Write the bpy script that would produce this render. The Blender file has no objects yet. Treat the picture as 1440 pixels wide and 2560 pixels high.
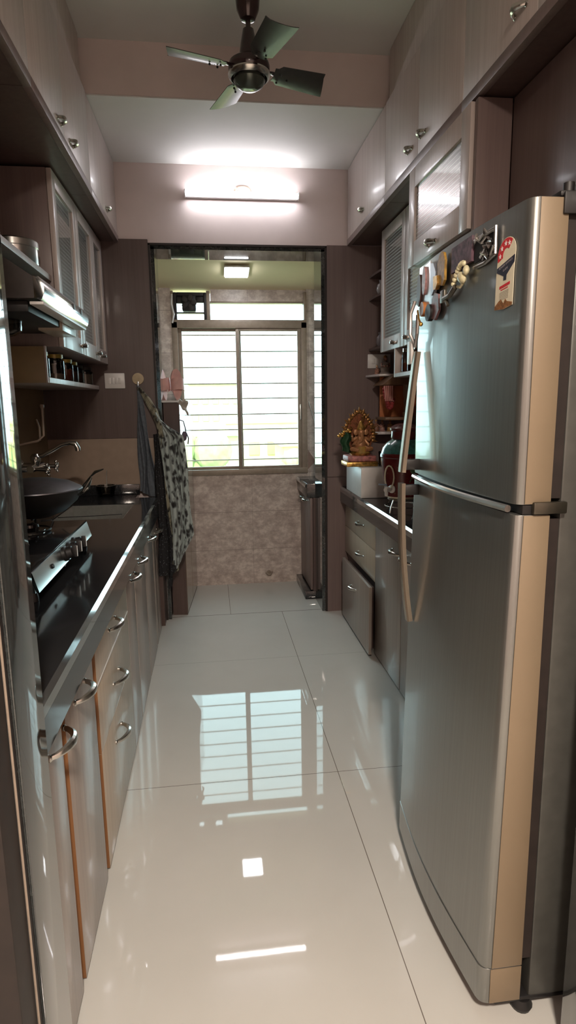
import bpy, bmesh, math, random
from mathutils import Vector, Matrix
random.seed(7)
PI = math.pi
sc = bpy.context.scene
col = sc.collection

# ------------------------------------------------------------------ camera
cam_d = bpy.data.cameras.new('camera')
cam = bpy.data.objects.new('camera', cam_d); col.objects.link(cam)
cam_d.sensor_fit = 'VERTICAL'; cam_d.sensor_height = 36.0
cam_d.lens = 1514.9 / 2560 * 36.0
cam_d.clip_start = 0.02; cam_d.clip_end = 500
ax = Vector((0.99195376, -0.12585345, -0.01373498))
ay = Vector((0.03548994, 0.17229225, 0.98440634))
az = -Vector((0.1215245, 0.97697303, -0.17537247))
M = Matrix((ax, ay, az)).transposed().to_4x4(); M.translation = Vector((0, 0, 1.4))
cam.matrix_world = M
sc.camera = cam

# ------------------------------------------------------------------ view, world, light
vs = sc.view_settings
vs.view_transform = 'Standard'; vs.look = 'None'; vs.gamma = 1.0; vs.exposure = 1.65; vs.use_curve_mapping = False
sc.cycles.max_bounces = 8; sc.cycles.diffuse_bounces = 4; sc.cycles.glossy_bounces = 4
sc.cycles.transmission_bounces = 6; sc.cycles.transparent_max_bounces = 8
sc.cycles.caustics_reflective = False; sc.cycles.caustics_refractive = False
sc.cycles.sample_clamp_indirect = 6.0
w = bpy.data.worlds.new('sky'); sc.world = w; w.use_nodes = True
bg = w.node_tree.nodes['Background']
bg.inputs[0].default_value = (0.70, 0.93, 1.0, 1); bg.inputs[1].default_value = 3.0
SUN = bpy.data.objects.new('sun', bpy.data.lights.new('sun', 'SUN')); col.objects.link(SUN)
SUN.data.energy = 3.2; SUN.data.color = (1.0, 0.93, 0.72); SUN.data.angle = 0.02
SUN.rotation_euler = (math.radians(38), 0, math.radians(-25))   # shines from behind the flat on to the far buildings
# warm ceiling lamp of the hall behind the camera (the lamp itself is built at the end)
hl = bpy.data.lights.new('hall_lamp_light', 'AREA'); hl.shape = 'DISK'; hl.size = 0.3
hl.energy = 42; hl.color = (1.0, 0.86, 0.73)
HLO = bpy.data.objects.new('hall_lamp_light', hl); col.objects.link(HLO); HLO.location = (0.1, -0.75, 2.70)
TUBE_E = 10.5; PANEL_E = 13.0

# ------------------------------------------------------------------ helpers
def shade(me, ang=35):
    me.polygons.foreach_set('use_smooth', [True] * len(me.polygons))
    me.set_sharp_from_angle(angle=math.radians(ang))

class MB:
    def __init__(s): s.bm = bmesh.new()
    def merge(s, b):
        me = bpy.data.meshes.new('t'); b.to_mesh(me); b.free(); s.bm.from_mesh(me); bpy.data.meshes.remove(me); return s
    def box(s, x0, x1, y0, y1, z0, z1, bev=0.0, seg=2, rot=None, piv=None):
        b = bmesh.new(); bmesh.ops.create_cube(b, size=1)
        cx, cy, cz = (x0+x1)/2, (y0+y1)/2, (z0+z1)/2
        for v in b.verts:
            v.co = Vector((cx + v.co.x*abs(x1-x0), cy + v.co.y*abs(y1-y0), cz + v.co.z*abs(z1-z0)))
        if bev: bmesh.ops.bevel(b, geom=b.edges[:], offset=bev, segments=seg, affect='EDGES', profile=0.5)
        if rot is not None:
            p = Vector(piv) if piv else Vector((cx, cy, cz))
            for v in b.verts: v.co = rot @ (v.co - p) + p
        return s.merge(b)
    def prism(s, pts, axis, a0, a1, bev=0.0):
        b = bmesh.new()
        def P(u, v, a): return {'x': (a, u, v), 'y': (u, a, v), 'z': (u, v, a)}[axis]
        lo = [b.verts.new(P(u, v, a0)) for u, v in pts]; hi = [b.verts.new(P(u, v, a1)) for u, v in pts]
        n = len(pts)
        b.faces.new(lo); b.faces.new(hi[::-1])
        for i in range(n): b.faces.new((lo[i], hi[i], hi[(i+1) % n], lo[(i+1) % n]))
        if bev: bmesh.ops.bevel(b, geom=b.edges[:], offset=bev, segments=2, affect='EDGES', profile=0.5)
        return s.merge(b)
    def lathe(s, prof, c, n=28, axis=(0, 0, 1), cap=True):
        q = Vector((0, 0, 1)).rotation_difference(Vector(axis).normalized()); c = Vector(c); b = s.bm; rings = []
        for r, z in prof:
            if r < 1e-5: rings.append([b.verts.new(c + q @ Vector((0, 0, z)))])
            else: rings.append([b.verts.new(c + q @ Vector((r*math.cos(2*PI*i/n), r*math.sin(2*PI*i/n), z))) for i in range(n)])
        for A, B in zip(rings, rings[1:]):
            for i in range(n):
                j = (i+1) % n
                if len(A) == 1 and len(B) == 1: continue
                if len(A) == 1: b.faces.new((A[0], B[i], B[j]))
                elif len(B) == 1: b.faces.new((A[i], B[0], A[j]))
                else: b.faces.new((A[i], B[i], B[j], A[j]))
        if cap:
            if len(rings[0]) > 1: b.faces.new(rings[0][::-1])
            if len(rings[-1]) > 1: b.faces.new(rings[-1])
        return s
    def cyl(s, p0, p1, r0, r1=None, n=16):
        p0 = Vector(p0); p1 = Vector(p1); r1 = r0 if r1 is None else r1
        return s.lathe([(r0, 0), (r1, (p1-p0).length)], p0, n, p1-p0)
    def tube(s, pts, r, n=8, closed=False, flat=1.0):
        pts = [Vector(p) for p in pts]; N = len(pts); b = s.bm
        rr = r if isinstance(r, (list, tuple)) else [r]*N
        rings = []; up = None
        for i, p in enumerate(pts):
            if closed: t = pts[(i+1) % N] - pts[i-1]
            else: t = pts[min(i+1, N-1)] - pts[max(i-1, 0)]
            t.normalize()
            if up is None:
                up = Vector((0, 0, 1)) if abs(t.z) < 0.9 else Vector((1, 0, 0))
            u = (up - t*up.dot(t)).normalized(); v = t.cross(u); up = u
            rings.append([b.verts.new(p + rr[i]*(u*math.cos(2*PI*k/n)*flat + v*math.sin(2*PI*k/n))) for k in range(n)])
        for i in range(N if closed else N-1):
            A = rings[i]; B = rings[(i+1) % N]
            for k in range(n): b.faces.new((A[k], B[k], B[(k+1) % n], A[(k+1) % n]))
        if not closed: b.faces.new(rings[0][::-1]); b.faces.new(rings[-1])
        return s
    def ball(s, c, r, rot=None, n=16):
        b = bmesh.new(); bmesh.ops.create_uvsphere(b, u_segments=n, v_segments=max(8, n*2//3), radius=1)
        r = (r, r, r) if not isinstance(r, (tuple, list)) else r
        for v in b.verts:
            q = Vector((v.co.x*r[0], v.co.y*r[1], v.co.z*r[2]))
            v.co = (rot @ q if rot is not None else q) + Vector(c)
        return s.merge(b)
    def grid(s, f, nu, nv, wrap=False):
        b = s.bm; g = [[b.verts.new(f(i/(nu), j/(nv))) for j in range(nv+1)] for i in range(nu+1)]
        for i in range(nu):
            for j in range(nv): b.faces.new((g[i][j], g[i+1][j], g[i+1][j+1], g[i][j+1]))
        return s
    def solid_grid(s, f, nu, nv, th):
        """a sheet with real thickness th along its local normal"""
        P = [[Vector(f(i/nu, j/nv)) for j in range(nv+1)] for i in range(nu+1)]; b = s.bm
        A = [[None]*(nv+1) for _ in range(nu+1)]; B = [[None]*(nv+1) for _ in range(nu+1)]
        for i in range(nu+1):
            for j in range(nv+1):
                du = P[min(i+1, nu)][j]-P[max(i-1, 0)][j]; dv = P[i][min(j+1, nv)]-P[i][max(j-1, 0)]
                nn = du.cross(dv); nn = nn.normalized() if nn.length > 1e-12 else Vector((0, -1, 0))
                A[i][j] = b.verts.new(P[i][j]+nn*th/2); B[i][j] = b.verts.new(P[i][j]-nn*th/2)
        for i in range(nu):
            for j in range(nv):
                b.faces.new((A[i][j], A[i+1][j], A[i+1][j+1], A[i][j+1])); b.faces.new((B[i][j], B[i][j+1], B[i+1][j+1], B[i+1][j]))
        for i in range(nu):
            b.faces.new((A[i][0], B[i][0], B[i+1][0], A[i+1][0])); b.faces.new((A[i][nv], A[i+1][nv], B[i+1][nv], B[i][nv]))
        for j in range(nv):
            b.faces.new((A[0][j], A[0][j+1], B[0][j+1], B[0][j])); b.faces.new((A[nu][j], B[nu][j], B[nu][j+1], A[nu][j+1]))
        return s
    def build(s, name, m, parent=None, ang=35):
        bmesh.ops.recalc_face_normals(s.bm, faces=s.bm.faces[:])
        me = bpy.data.meshes.new(name)
        if parent is not None: org = Vector(parent['_o'])
        else:
            xs = [v.co for v in s.bm.verts]
            org = Vector(((min(v.x for v in xs)+max(v.x for v in xs))/2, (min(v.y for v in xs)+max(v.y for v in xs))/2, min(v.z for v in xs)))
        for v in s.bm.verts: v.co -= org
        s.bm.to_mesh(me); s.bm.free(); shade(me, ang)
        o = bpy.data.objects.new(name, me); col.objects.link(o); me.materials.append(m)
        o['_o'] = tuple(org)
        if parent is None: o.location = org
        else: o.parent = parent
        return o

def tag(o, label, cat, group=None):
    o['label'] = label; o['category'] = cat
    if group: o['group'] = group
    return o
def thing(name, loc, label, cat, group=None):
    o = bpy.data.objects.new(name, None); col.objects.link(o); o.location = loc; o['_o'] = tuple(loc)
    o.empty_display_size = 0.05
    return tag(o, label, cat, group)
def struct(o): o['kind'] = 'structure'; return o

# ------------------------------------------------------------------ materials
def base(name):
    m = bpy.data.materials.new(name); m.use_nodes = True; nt = m.node_tree
    return m, nt, nt.nodes['Principled BSDF']
def N(nt, t, **k):
    n = nt.nodes.new(t)
    for a, v in k.items(): setattr(n, a, v)
    return n
def pos(nt, scale=(1, 1, 1)):
    g = N(nt, 'ShaderNodeNewGeometry'); mp = N(nt, 'ShaderNodeMapping'); mp.inputs['Scale'].default_value = scale
    nt.links.new(g.outputs['Position'], mp.inputs['Vector']); return mp.outputs[0]
def noise(nt, vec, scale=1, detail=3, rough=0.5):
    n = N(nt, 'ShaderNodeTexNoise'); n.inputs['Scale'].default_value = scale; n.inputs['Detail'].default_value = detail
    n.inputs['Roughness'].default_value = rough; nt.links.new(vec, n.inputs['Vector']); return n.outputs['Fac']
def ramp(nt, fac, stops):
    r = N(nt, 'ShaderNodeValToRGB'); e = r.color_ramp.elements
    while len(e) < len(stops): e.new(0.5)
    for k, (p, c) in enumerate(stops): e[k].position = p; e[k].color = (*c, 1)
    nt.links.new(fac, r.inputs[0]); return r.outputs[0]
def bump(nt, h, bs, st=0.2, d=0.002):
    b = N(nt, 'ShaderNodeBump'); b.inputs['Strength'].default_value = st; b.inputs['Distance'].default_value = d
    nt.links.new(h, b.inputs['Height']); nt.links.new(b.outputs[0], bs.inputs['Normal'])
def mat(name, c, rough=0.5, metal=0.0, var=0.12, scale=30, spec=0.5, coat=0.0, bumpst=0.0, aniso=None):
    m, nt, bs = base(name)
    v = pos(nt, aniso or (1, 1, 1)); f = noise(nt, v, scale, 3)
    lo = tuple(max(0, x*(1-var)) for x in c); hi = tuple(min(1, x*(1+var)) for x in c)
    nt.links.new(ramp(nt, f, [(0.3, lo), (0.7, hi)]), bs.inputs['Base Color'])
    bs.inputs['Roughness'].default_value = rough; bs.inputs['Metallic'].default_value = metal
    bs.inputs['Specular IOR Level'].default_value = spec; bs.inputs['Coat Weight'].default_value = coat
    bs.inputs['Coat Roughness'].default_value = 0.05
    if bumpst: bump(nt, f, bs, bumpst)
    return m
def laminate(name, lo, hi, rough=0.35, sc_=(45, 45, 1.0), coat=0.15):
    m, nt, bs = base(name)
    f = noise(nt, pos(nt, sc_), 1.0, 4, 0.6); g = noise(nt, pos(nt, (sc_[0]*5, sc_[1]*5, sc_[2]*3)), 1.0, 2)
    mx = N(nt, 'ShaderNodeMath', operation='MULTIPLY_ADD'); mx.inputs[1].default_value = 0.3; nt.links.new(g, mx.inputs[0]); 
    m2 = N(nt, 'ShaderNodeMath', operation='MULTIPLY'); m2.inputs[1].default_value = 0.7; nt.links.new(f, m2.inputs[0]); nt.links.new(m2.outputs[0], mx.inputs[2])
    nt.links.new(ramp(nt, mx.outputs[0], [(0.3, lo), (0.7, hi)]), bs.inputs['Base Color'])
    bs.inputs['Roughness'].default_value = rough; bs.inputs['Coat Weight'].default_value = coat; bs.inputs['Coat Roughness'].default_value = 0.12
    return m
def emis(name, c, st):
    m, nt, bs = base(name); bs.inputs['Base Color'].default_value = (0.8, 0.8, 0.8, 1)
    bs.inputs['Emission Color'].default_value = (*c, 1); bs.inputs['Emission Strength'].default_value = st
    return m
def glassy(name, tint=(0.9, 0.95, 0.94), rough=0.02, mixf=0.12):
    m, nt, bs = base(name); nt.nodes.remove(bs); out = nt.nodes['Material Output']
    t = N(nt, 'ShaderNodeBsdfTransparent'); t.inputs[0].default_value = (*tint, 1)
    g = N(nt, 'ShaderNodeBsdfGlossy'); g.inputs['Roughness'].default_value = rough
    lw = N(nt, 'ShaderNodeLayerWeight'); lw.inputs[0].default_value = 0.35
    ad = N(nt, 'ShaderNodeMath', operation='MULTIPLY'); ad.inputs[1].default_value = mixf*4; nt.links.new(lw.outputs['Fresnel'], ad.inputs[0])
    ad.use_clamp = True
    mx = N(nt, 'ShaderNodeMixShader'); nt.links.new(ad.outputs[0], mx.inputs[0]); nt.links.new(t.outputs[0], mx.inputs[1]); nt.links.new(g.outputs[0], mx.inputs[2])
    nt.links.new(mx.outputs[0], out.inputs['Surface']); return m
def reeded(name):
    """ribbed obscure glass: flat outer face (coat), horizontal reeds behind it"""
    m, nt, bs = base(name)
    wv = N(nt, 'ShaderNodeTexWave'); wv.bands_direction = 'Z'; wv.inputs['Scale'].default_value = 19; wv.inputs['Distortion'].default_value = 0.0
    nt.links.new(pos(nt), wv.inputs['Vector'])
    nt.links.new(ramp(nt, wv.outputs['Fac'], [(0.15, (0.12, 0.14, 0.135)), (0.85, (0.36, 0.39, 0.38))]), bs.inputs['Base Color'])
    bs.inputs['Roughness'].default_value = 0.25; bs.inputs['Coat Weight'].default_value = 1.0; bs.inputs['Coat Roughness'].default_value = 0.02
    bs.inputs['Transmission Weight'].default_value = 0.15
    return m

def floor_mat():
    m, nt, bs = base('polished_ivory_tile')
    f = noise(nt, pos(nt), 2.2, 5, 0.6)
    g = noise(nt, pos(nt), 160, 2)
    c = ramp(nt, f, [(0.3, (0.52, 0.51, 0.475)), (0.7, (0.56, 0.55, 0.515))])
    sep = N(nt, 'ShaderNodeSeparateXYZ'); nt.links.new(pos(nt), sep.inputs[0])
    masks = []
    def line(out, at, hw=0.0013):
        s1 = N(nt, 'ShaderNodeMath', operation='SUBTRACT'); s1.inputs[1].default_value = at; nt.links.new(out, s1.inputs[0])
        a = N(nt, 'ShaderNodeMath', operation='ABSOLUTE'); nt.links.new(s1.outputs[0], a.inputs[0])
        l = N(nt, 'ShaderNodeMath', operation='LESS_THAN'); l.inputs[1].default_value = hw; nt.links.new(a.outputs[0], l.inputs[0]); return l.outputs[0]
    def side(out, at, gt=True):
        l = N(nt, 'ShaderNodeMath', operation='GREATER_THAN' if gt else 'LESS_THAN'); l.inputs[1].default_value = at; nt.links.new(out, l.inputs[0]); return l.outputs[0]
    def mul(a, b):
        l = N(nt, 'ShaderNodeMath', operation='MULTIPLY'); nt.links.new(a, l.inputs[0]); nt.links.new(b, l.inputs[1]); return l.outputs[0]
    k = side(sep.outputs[1], 3.95, False)
    for at in (-0.16 - 0.5, 0.44): masks.append(mul(line(sep.outputs[0], at), k))
    for at in (-0.1, 0.99, 2.09): masks.append(mul(line(sep.outputs[1], at), k))
    masks.append(mul(line(sep.outputs[1], 3.19, 0.0007), k))
    masks.append(line(sep.outputs[1], 3.95, 0.003))
    masks.append(mul(line(sep.outputs[0], 0.09), side(sep.outputs[1], 3.95)))
    a = masks[0]
    for b in masks[1:]:
        mm = N(nt, 'ShaderNodeMath', operation='MAXIMUM'); nt.links.new(a, mm.inputs[0]); nt.links.new(b, mm.inputs[1]); a = mm.outputs[0]
    mx = N(nt, 'ShaderNodeMix', data_type='RGBA'); nt.links.new(a, mx.inputs[0]); nt.links.new(c, mx.inputs[6]); mx.inputs[7].default_value = (0.16, 0.14, 0.12, 1)
    nt.links.new(mx.outputs[2], bs.inputs['Base Color'])
    bs.inputs['Roughness'].default_value = 0.025; bs.inputs['Specular IOR Level'].default_value = 0.30
    bump(nt, g, bs, 0.01, 0.0005)
    return m
def wall_tile_mat():
    m, nt, bs = base('mottled_pink_tile')
    f = noise(nt, pos(nt, (1, 1, 1.3)), 16, 6, 0.72)
    c = ramp(nt, f, [(0.36, (0.41, 0.335, 0.30)), (0.5, (0.54, 0.46, 0.415)), (0.62, (0.70, 0.62, 0.56))])
    sep = N(nt, 'ShaderNodeSeparateXYZ'); nt.links.new(pos(nt), sep.inputs[0])
    br = None
    def lines(out, off, pitch, hw):
        a = N(nt, 'ShaderNodeMath', operation='ADD'); a.inputs[1].default_value = off; nt.links.new(out, a.inputs[0])
        p = N(nt, 'ShaderNodeMath', operation='PINGPONG'); p.inputs[1].default_value = pitch/2; nt.links.new(a.outputs[0], p.inputs[0])
        l = N(nt, 'ShaderNodeMath', operation='LESS_THAN'); l.inputs[1].default_value = hw; nt.links.new(p.outputs[0], l.inputs[0]); return l.outputs[0]
    a = lines(sep.outputs[2], 5.7-0.28, 0.3, 0.0016); b = lines(sep.outputs[0], 5.4-0.3, 0.45, 0.0010)
    mm = N(nt, 'ShaderNodeMath', operation='MAXIMUM'); nt.links.new(a, mm.inputs[0]); nt.links.new(b, mm.inputs[1])
    mx = N(nt, 'ShaderNodeMix', data_type='RGBA'); nt.links.new(mm.outputs[0], mx.inputs[0]); nt.links.new(c, mx.inputs[6]); mx.inputs[7].default_value = (0.30, 0.25, 0.22, 1)
    nt.links.new(mx.outputs[2], bs.inputs['Base Color']); bs.inputs['Roughness'].default_value = 0.3
    return m
def leopard(name, a, b, c, scale):
    m, nt, bs = base(name)
    v = N(nt, 'ShaderNodeTexVoronoi'); v.inputs['Scale'].default_value = scale
    n = N(nt, 'ShaderNodeTexNoise'); n.inputs['Scale'].default_value = scale*0.8
    nt.links.new(pos(nt, (1, 1, 0.6)), n.inputs['Vector'])
    ad = N(nt, 'ShaderNodeVectorMath', operation='MULTIPLY_ADD'); ad.inputs[1].default_value = (0.05, 0.05, 0.05)
    nt.links.new(n.outputs['Color'], ad.inputs[0]); nt.links.new(pos(nt, (1, 1, 0.6)), ad.inputs[2]); nt.links.new(ad.outputs[0], v.inputs['Vector'])
    nt.links.new(ramp(nt, v.outputs['Distance'], [(0.24, a), (0.38, b), (0.58, c)]), bs.inputs['Base Color'])
    bs.inputs['Roughness'].default_value = 0.75; bs.inputs['Sheen Weight'].default_value = 0.2
    return m
def dots(name, bgc, dc, scale, th=0.2):
    m, nt, bs = base(name); v = N(nt, 'ShaderNodeTexVoronoi'); v.inputs['Scale'].default_value = scale
    nt.links.new(pos(nt), v.inputs['Vector']); nt.links.new(ramp(nt, v.outputs['Distance'], [(th, dc), (th+0.06, bgc)]), bs.inputs['Base Color'])
    bs.inputs['Roughness'].default_value = 0.8; return m

LIGHT = laminate('light_driftwood_laminate', (0.43, 0.365, 0.335), (0.57, 0.50, 0.465), 0.40)
LIGHTB = laminate('light_walnut_laminate', (0.25, 0.205, 0.175), (0.36, 0.30, 0.26), 0.30, coat=0.35)
CREAM = laminate('cream_drawer_laminate', (0.42, 0.345, 0.26), (0.53, 0.45, 0.35), 0.35, coat=0.3)
DARK = laminate('dark_walnut_laminate', (0.075, 0.047, 0.041), (0.112, 0.073, 0.064), 0.42, coat=0.1)
MAUVE = laminate('mauve_walnut_laminate', (0.155, 0.110, 0.102), (0.21, 0.152, 0.14), 0.42, coat=0.1)
ORANGE = laminate('orange_wood_edging', (0.17, 0.075, 0.03), (0.25, 0.12, 0.05), 0.45)
WALLM = mat('pale_pink_paint', (0.66, 0.565, 0.54), 0.6, var=0.03, scale=8, bumpst=0.03)
CEILM = mat('white_ceiling_paint', (0.66, 0.65, 0.62), 0.7, var=0.02, scale=6)
YCEIL = mat('cream_ceiling_paint', (0.82, 0.69, 0.46), 0.7, var=0.03, scale=6)
FLOORM = floor_mat(); TILEM = wall_tile_mat()
SPLASH = mat('beige_splash_tile', (0.33, 0.25, 0.19), 0.4, var=0.06, scale=20)
OCHRE = mat('ochre_wall_tile', (0.22, 0.155, 0.08), 0.45, var=0.08, scale=12)
GRANITE = mat('black_granite', (0.018, 0.019, 0.021), 0.10, var=0.5, scale=300, spec=0.6)
GREYGR = mat('dark_polished_granite', (0.030, 0.034, 0.034), 0.07, var=0.35, scale=90, spec=0.8, coat=0.6)
EDGE = mat('polished_granite_edge', (0.05, 0.055, 0.055), 0.06, 0.0, var=0.1, spec=1.0, coat=1.0)
CHROME = mat('brushed_chrome', (0.62, 0.60, 0.56), 0.22, 1.0, var=0.05)
STEEL = mat('stainless_steel', (0.55, 0.55, 0.53), 0.28, 1.0, var=0.08, scale=60)
FRIDGE = mat('silver_steel_fridge', (0.27, 0.275, 0.262), 0.34, 0.85, var=0.05, scale=3, coat=0.25, aniso=(1, 60, 1))
FRSIDE = mat('warm_lit_satin_edge', (0.225, 0.17, 0.11), 0.5, 0.15, var=0.04, scale=4)  # beige of the door edge: warm hall light put into the base colour
FRBODY = mat('charcoal_fridge_side', (0.075, 0.075, 0.068), 0.35, 0.3, var=0.1)
BLACKP = mat('black_plastic', (0.010, 0.009, 0.009), 0.5, var=0.2)
RUBBER = mat('dark_rubber', (0.018, 0.012, 0.010), 0.6, var=0.2)
BRONZE = mat('bronze_window_frame', (0.30, 0.24, 0.19), 0.4, 0.1, var=0.1)
WHITEP = mat('white_plastic', (0.72, 0.70, 0.68), 0.35, var=0.03)
GLASS = glassy('clear_window_glass'); JAR = glassy('clear_jar_glass', (0.82, 0.8, 0.76), 0.03, 0.25)
REED = reeded('reeded_glass')
FANM = mat('dark_brown_enamel', (0.030, 0.016, 0.016), 0.22, 0.2, var=0.15, coat=0.5)
BLADE = mat('grey_brown_fan_blade', (0.045, 0.044, 0.042), 0.35, 0.15, var=0.15, coat=0.15)
GREYC = mat('slate_blue_cotton', (0.115, 0.135, 0.16), 0.9, var=0.2, scale=60)
GOLD = mat('gilded_brass', (0.62, 0.36, 0.10), 0.3, 0.85, var=0.45, scale=60)

# ------------------------------------------------------------------ room shell
WL, WR, YB = -1.0, 1.35, 3.92
struct(MB().box(-1.7, 1.7, -2.2, 4.66, -0.1, 0).build('floor', FLOORM))
struct(MB().box(WL-0.12, WR+0.12, 1.03, YB+0.25, 3.03, 3.15).build('ceiling', CEILM))
struct(MB().box(WL-0.12, WR+0.12, 3.14, YB, 2.806, 3.03).build('trim_1', WALLM))            # beam in front of the doorway
struct(MB().box(WL, WR, 3.142, YB-0.001, 2.80, 2.8055).build('ceiling_low', CEILM))
struct(MB().box(WL-0.12, WL, 1.03, YB+0.25, 0, 3.03).build('wall_left', OCHRE))
struct(MB().box(WR, WR+0.12, 1.03, YB+0.25, 0, 3.03).build('wall_right', MAUVE))
o = MB(); o.box(WL, -0.32, YB, 4.17, 0, 2.34); o.box(0.735, WR, YB, 4.17, 0, 2.34); o.box(WL, WR, YB, 4.17, 2.34, 2.806)
struct(o.build('wall_back', WALLM))
# cladding on the back wall
struct(MB().box(WL, -0.335, YB-0.02, YB, 1.205, 2.375).build('trim_2', DARK))
struct(MB().box(WL, -0.335, YB-0.012, YB, 0.855, 1.203).build('trim_3', SPLASH))
o = MB(); o.box(0.75, WR, YB-0.02, YB, 0.925, 2.36); o.box(0.75, WR, YB-0.02, YB, 0.0, 0.922)
struct(o.build('trim_4', MAUVE))
struct(MB().box(-0.45, -0.335, 3.80, YB-0.021, 0, 0.74).build('trim_5', DARK))
# granite lining of the opening with a thin dark edge
o = MB(); o.box(-0.322, -0.300, YB-0.004, 4.175, 0, 2.34); o.box(0.715, 0.737, YB-0.004, 4.175, 0, 2.34); o.box(-0.322, 0.737, YB-0.004, 4.175, 2.325, 2.345)
struct(o.build('door_1', GREYGR))
o = MB(); o.box(-0.338, -0.323, YB-0.016, YB+0.002, 0, 2.352); o.box(0.738, 0.750, YB-0.016, YB+0.002, 0, 2.352); o.box(-0.338, 0.750, YB-0.016, YB+0.002, 2.3455, 2.357)
struct(o.build('trim_6', RUBBER))
# near doorway into the kitchen
struct(MB().box(-1.7, -0.332, 0.965, 1.115, 0, 3.03, 0.003).build('wall_front_left', GREYGR))
struct(MB().box(-0.50, -0.337, 0.87, 0.964, 0, 2.3, 0.004).build('trim_7', RUBBER))  # dark wood door frame, its shade put into a near-black colour
struct(MB().tube([(-0.334, 0.935, 0), (-0.334, 0.935, 2.3)], 0.0022, 8).build('trim_8', BRONZE))
struct(MB().box(0.72, 1.7, 0.90, 1.04, 0, 3.03, 0.003).build('wall_front_right', GREYGR))
struct(MB().box(-0.332, 0.72, 0.965, 1.03, 2.84, 3.03).build('wall_front', WALLM))  # unseen header, set high so hall lamp light reaches the lofts
# hall behind the camera
struct(MB().box(-1.7, -1.6, -2.2, 1.0, 0, 2.85).build('wall_hall_left', WALLM))
struct(MB().box(1.6, 1.7, -2.2, 0.9, 0, 2.85).build('wall_hall_right', WALLM))
struct(MB().box(-1.7, 1.7, -2.3, -2.2, 0, 2.85).build('wall_hall_rear', WALLM))
struct(MB().box(-1.7, 1.7, -2.3, 0.93, 2.85, 2.95).build('ceiling_hall', CEILM))
# utility balcony
YU = 4.65
struct(MB().prism([(4.17, 2.335), (YU+0.1, 2.215), (YU+0.1, 2.45), (4.17, 2.45)], 'x', -0.85, 1.25).build('ceiling_utility', YCEIL))
struct(MB().box(-0.85, -0.75, 4.17, YU+0.1, 0, 2.45).build('wall_utility_left', TILEM))
struct(MB().box(1.15, 1.25, 4.17, YU+0.1, 0, 2.45).build('wall_utility_right', TILEM))
o = MB(); x0, x1 = -0.257, 0.736
o.box(-0.75, x0, YU, YU+0.12, 0, 2.24); o.box(x1, 1.15, YU, YU+0.12, 0, 2.24); o.box(x0, x1, YU, YU+0.12, 0, 0.872); o.box(0.03, x1, YU+0.02, YU+0.12, 2.142, 2.24)
struct(o.build('wall_utility_back', TILEM))

# ------------------------------------------------------------------ window
win = MB(); ya, yb = YU-0.012, YU+0.06
win.box(x0, x0+0.042, ya, yb, 0.872, 2.0, 0.003); win.box(x1-0.042, x1, ya, yb, 0.872, 2.0, 0.003)
win.box(x0, x1, ya-0.01, yb, 0.872, 0.915, 0.003); win.box(x0, x1, ya, yb, 1.955, 2.015, 0.003)
win.box(0.0, 0.027, ya, yb, 2.015, 2.215, 0.003); win.box(x1-0.02, x1, ya, yb, 2.015, 2.215, 0.003); win.box(x0, x0+0.02, ya, yb, 2.015, 2.215, 0.003); win.box(0.027, x1-0.02, ya+0.02, yb, 2.135, 2.148, 0.002)
W1 = struct(win.build('window_1', BRONZE))
def sash(a, b, yy):
    m = MB(); z0, z1 = 0.915, 1.955; t = 0.028
    m.box(a, a+t, yy, yy+0.02, z0, z1, 0.002); m.box(b-t, b, yy, yy+0.02, z0, z1, 0.002)
    m.box(a+t, b-t, yy, yy+0.02, z0, z0+0.02, 0.002); m.box(a+t, b-t, yy, yy+0.02, z1-t*0.7, z1, 0.002)
    s_ = m.build('sash', BRONZE, W1)
    MB().box(a+t, b-t, yy+0.008, yy+0.012, z0+0.02, z1-t*0.7).build('glass_pane', GLASS, s_)
    return s_
sash(-0.215, 0.245, YU+0.02); s2 = sash(0.205, 0.694, YU-0.004)
MB().box(0.678, 0.690, YU-0.014, YU-0.004, 1.28, 1.40, 0.003).build('latch', CHROME, s2)
MB().box(0.027, x1-0.02, YU+0.03, YU+0.034, 2.015, 2.135).build('glass_pane', GLASS, W1)
gr = thing('window_grille', (0.24, 4.78, 0.9), 'horizontal steel safety bars outside the balcony window', 'grille')
for z in (0.975, 1.091, 1.21, 1.327, 1.447, 1.56, 1.683, 1.80, 1.92):
    MB().cyl((x0-0.03, 4.78, z), (x1+0.03, 4.78, z), 0.0048, n=8).build('bar', BRONZE, gr)
for x in (x0-0.03, x1+0.03): MB().box(x-0.01, x+0.01, 4.771, 4.789, 0.872, 2.05).build('upright', BRONZE, gr)

ef = thing('exhaust_fan', (-0.12, YU, 2.015), 'black exhaust fan set in the small upper left window opening', 'exhaust fan')
m = MB(); m.box(-0.237, -0.214, YU-0.01, YU+0.05, 2.015, 2.205, 0.003); m.box(-0.02, 0.0, YU-0.01, YU+0.05, 2.015, 2.205, 0.003); m.box(-0.214, -0.02, YU-0.01, YU+0.05, 2.180, 2.205, 0.003); m.box(-0.214, -0.02, YU-0.01, YU+0.05, 2.06, 2.068, 0.001)
m.build('frame', BLACKP, ef)
m = MB(); m.box(-0.175, -0.075, YU-0.03, YU+0.06, 2.075, 2.185, 0.01); m.box(-0.214, -0.175, YU+0.0, YU+0.03, 2.13, 2.18, 0.004); m.box(-0.075, -0.02, YU+0.0, YU+0.03, 2.135, 2.18, 0.004); m.build('motor_housing', BLACKP, ef)
for k in range(5):
    m = MB(); a = k*2*PI/5
    m.box(-0.125+0.012, -0.125+0.055, YU-0.044, YU-0.040, 2.115, 2.145, 0.001, rot=Matrix.Rotation(a, 3, 'Y'), piv=(-0.125, YU-0.04, 2.13)); m.build('fan_blade', RUBBER, ef)
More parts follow.
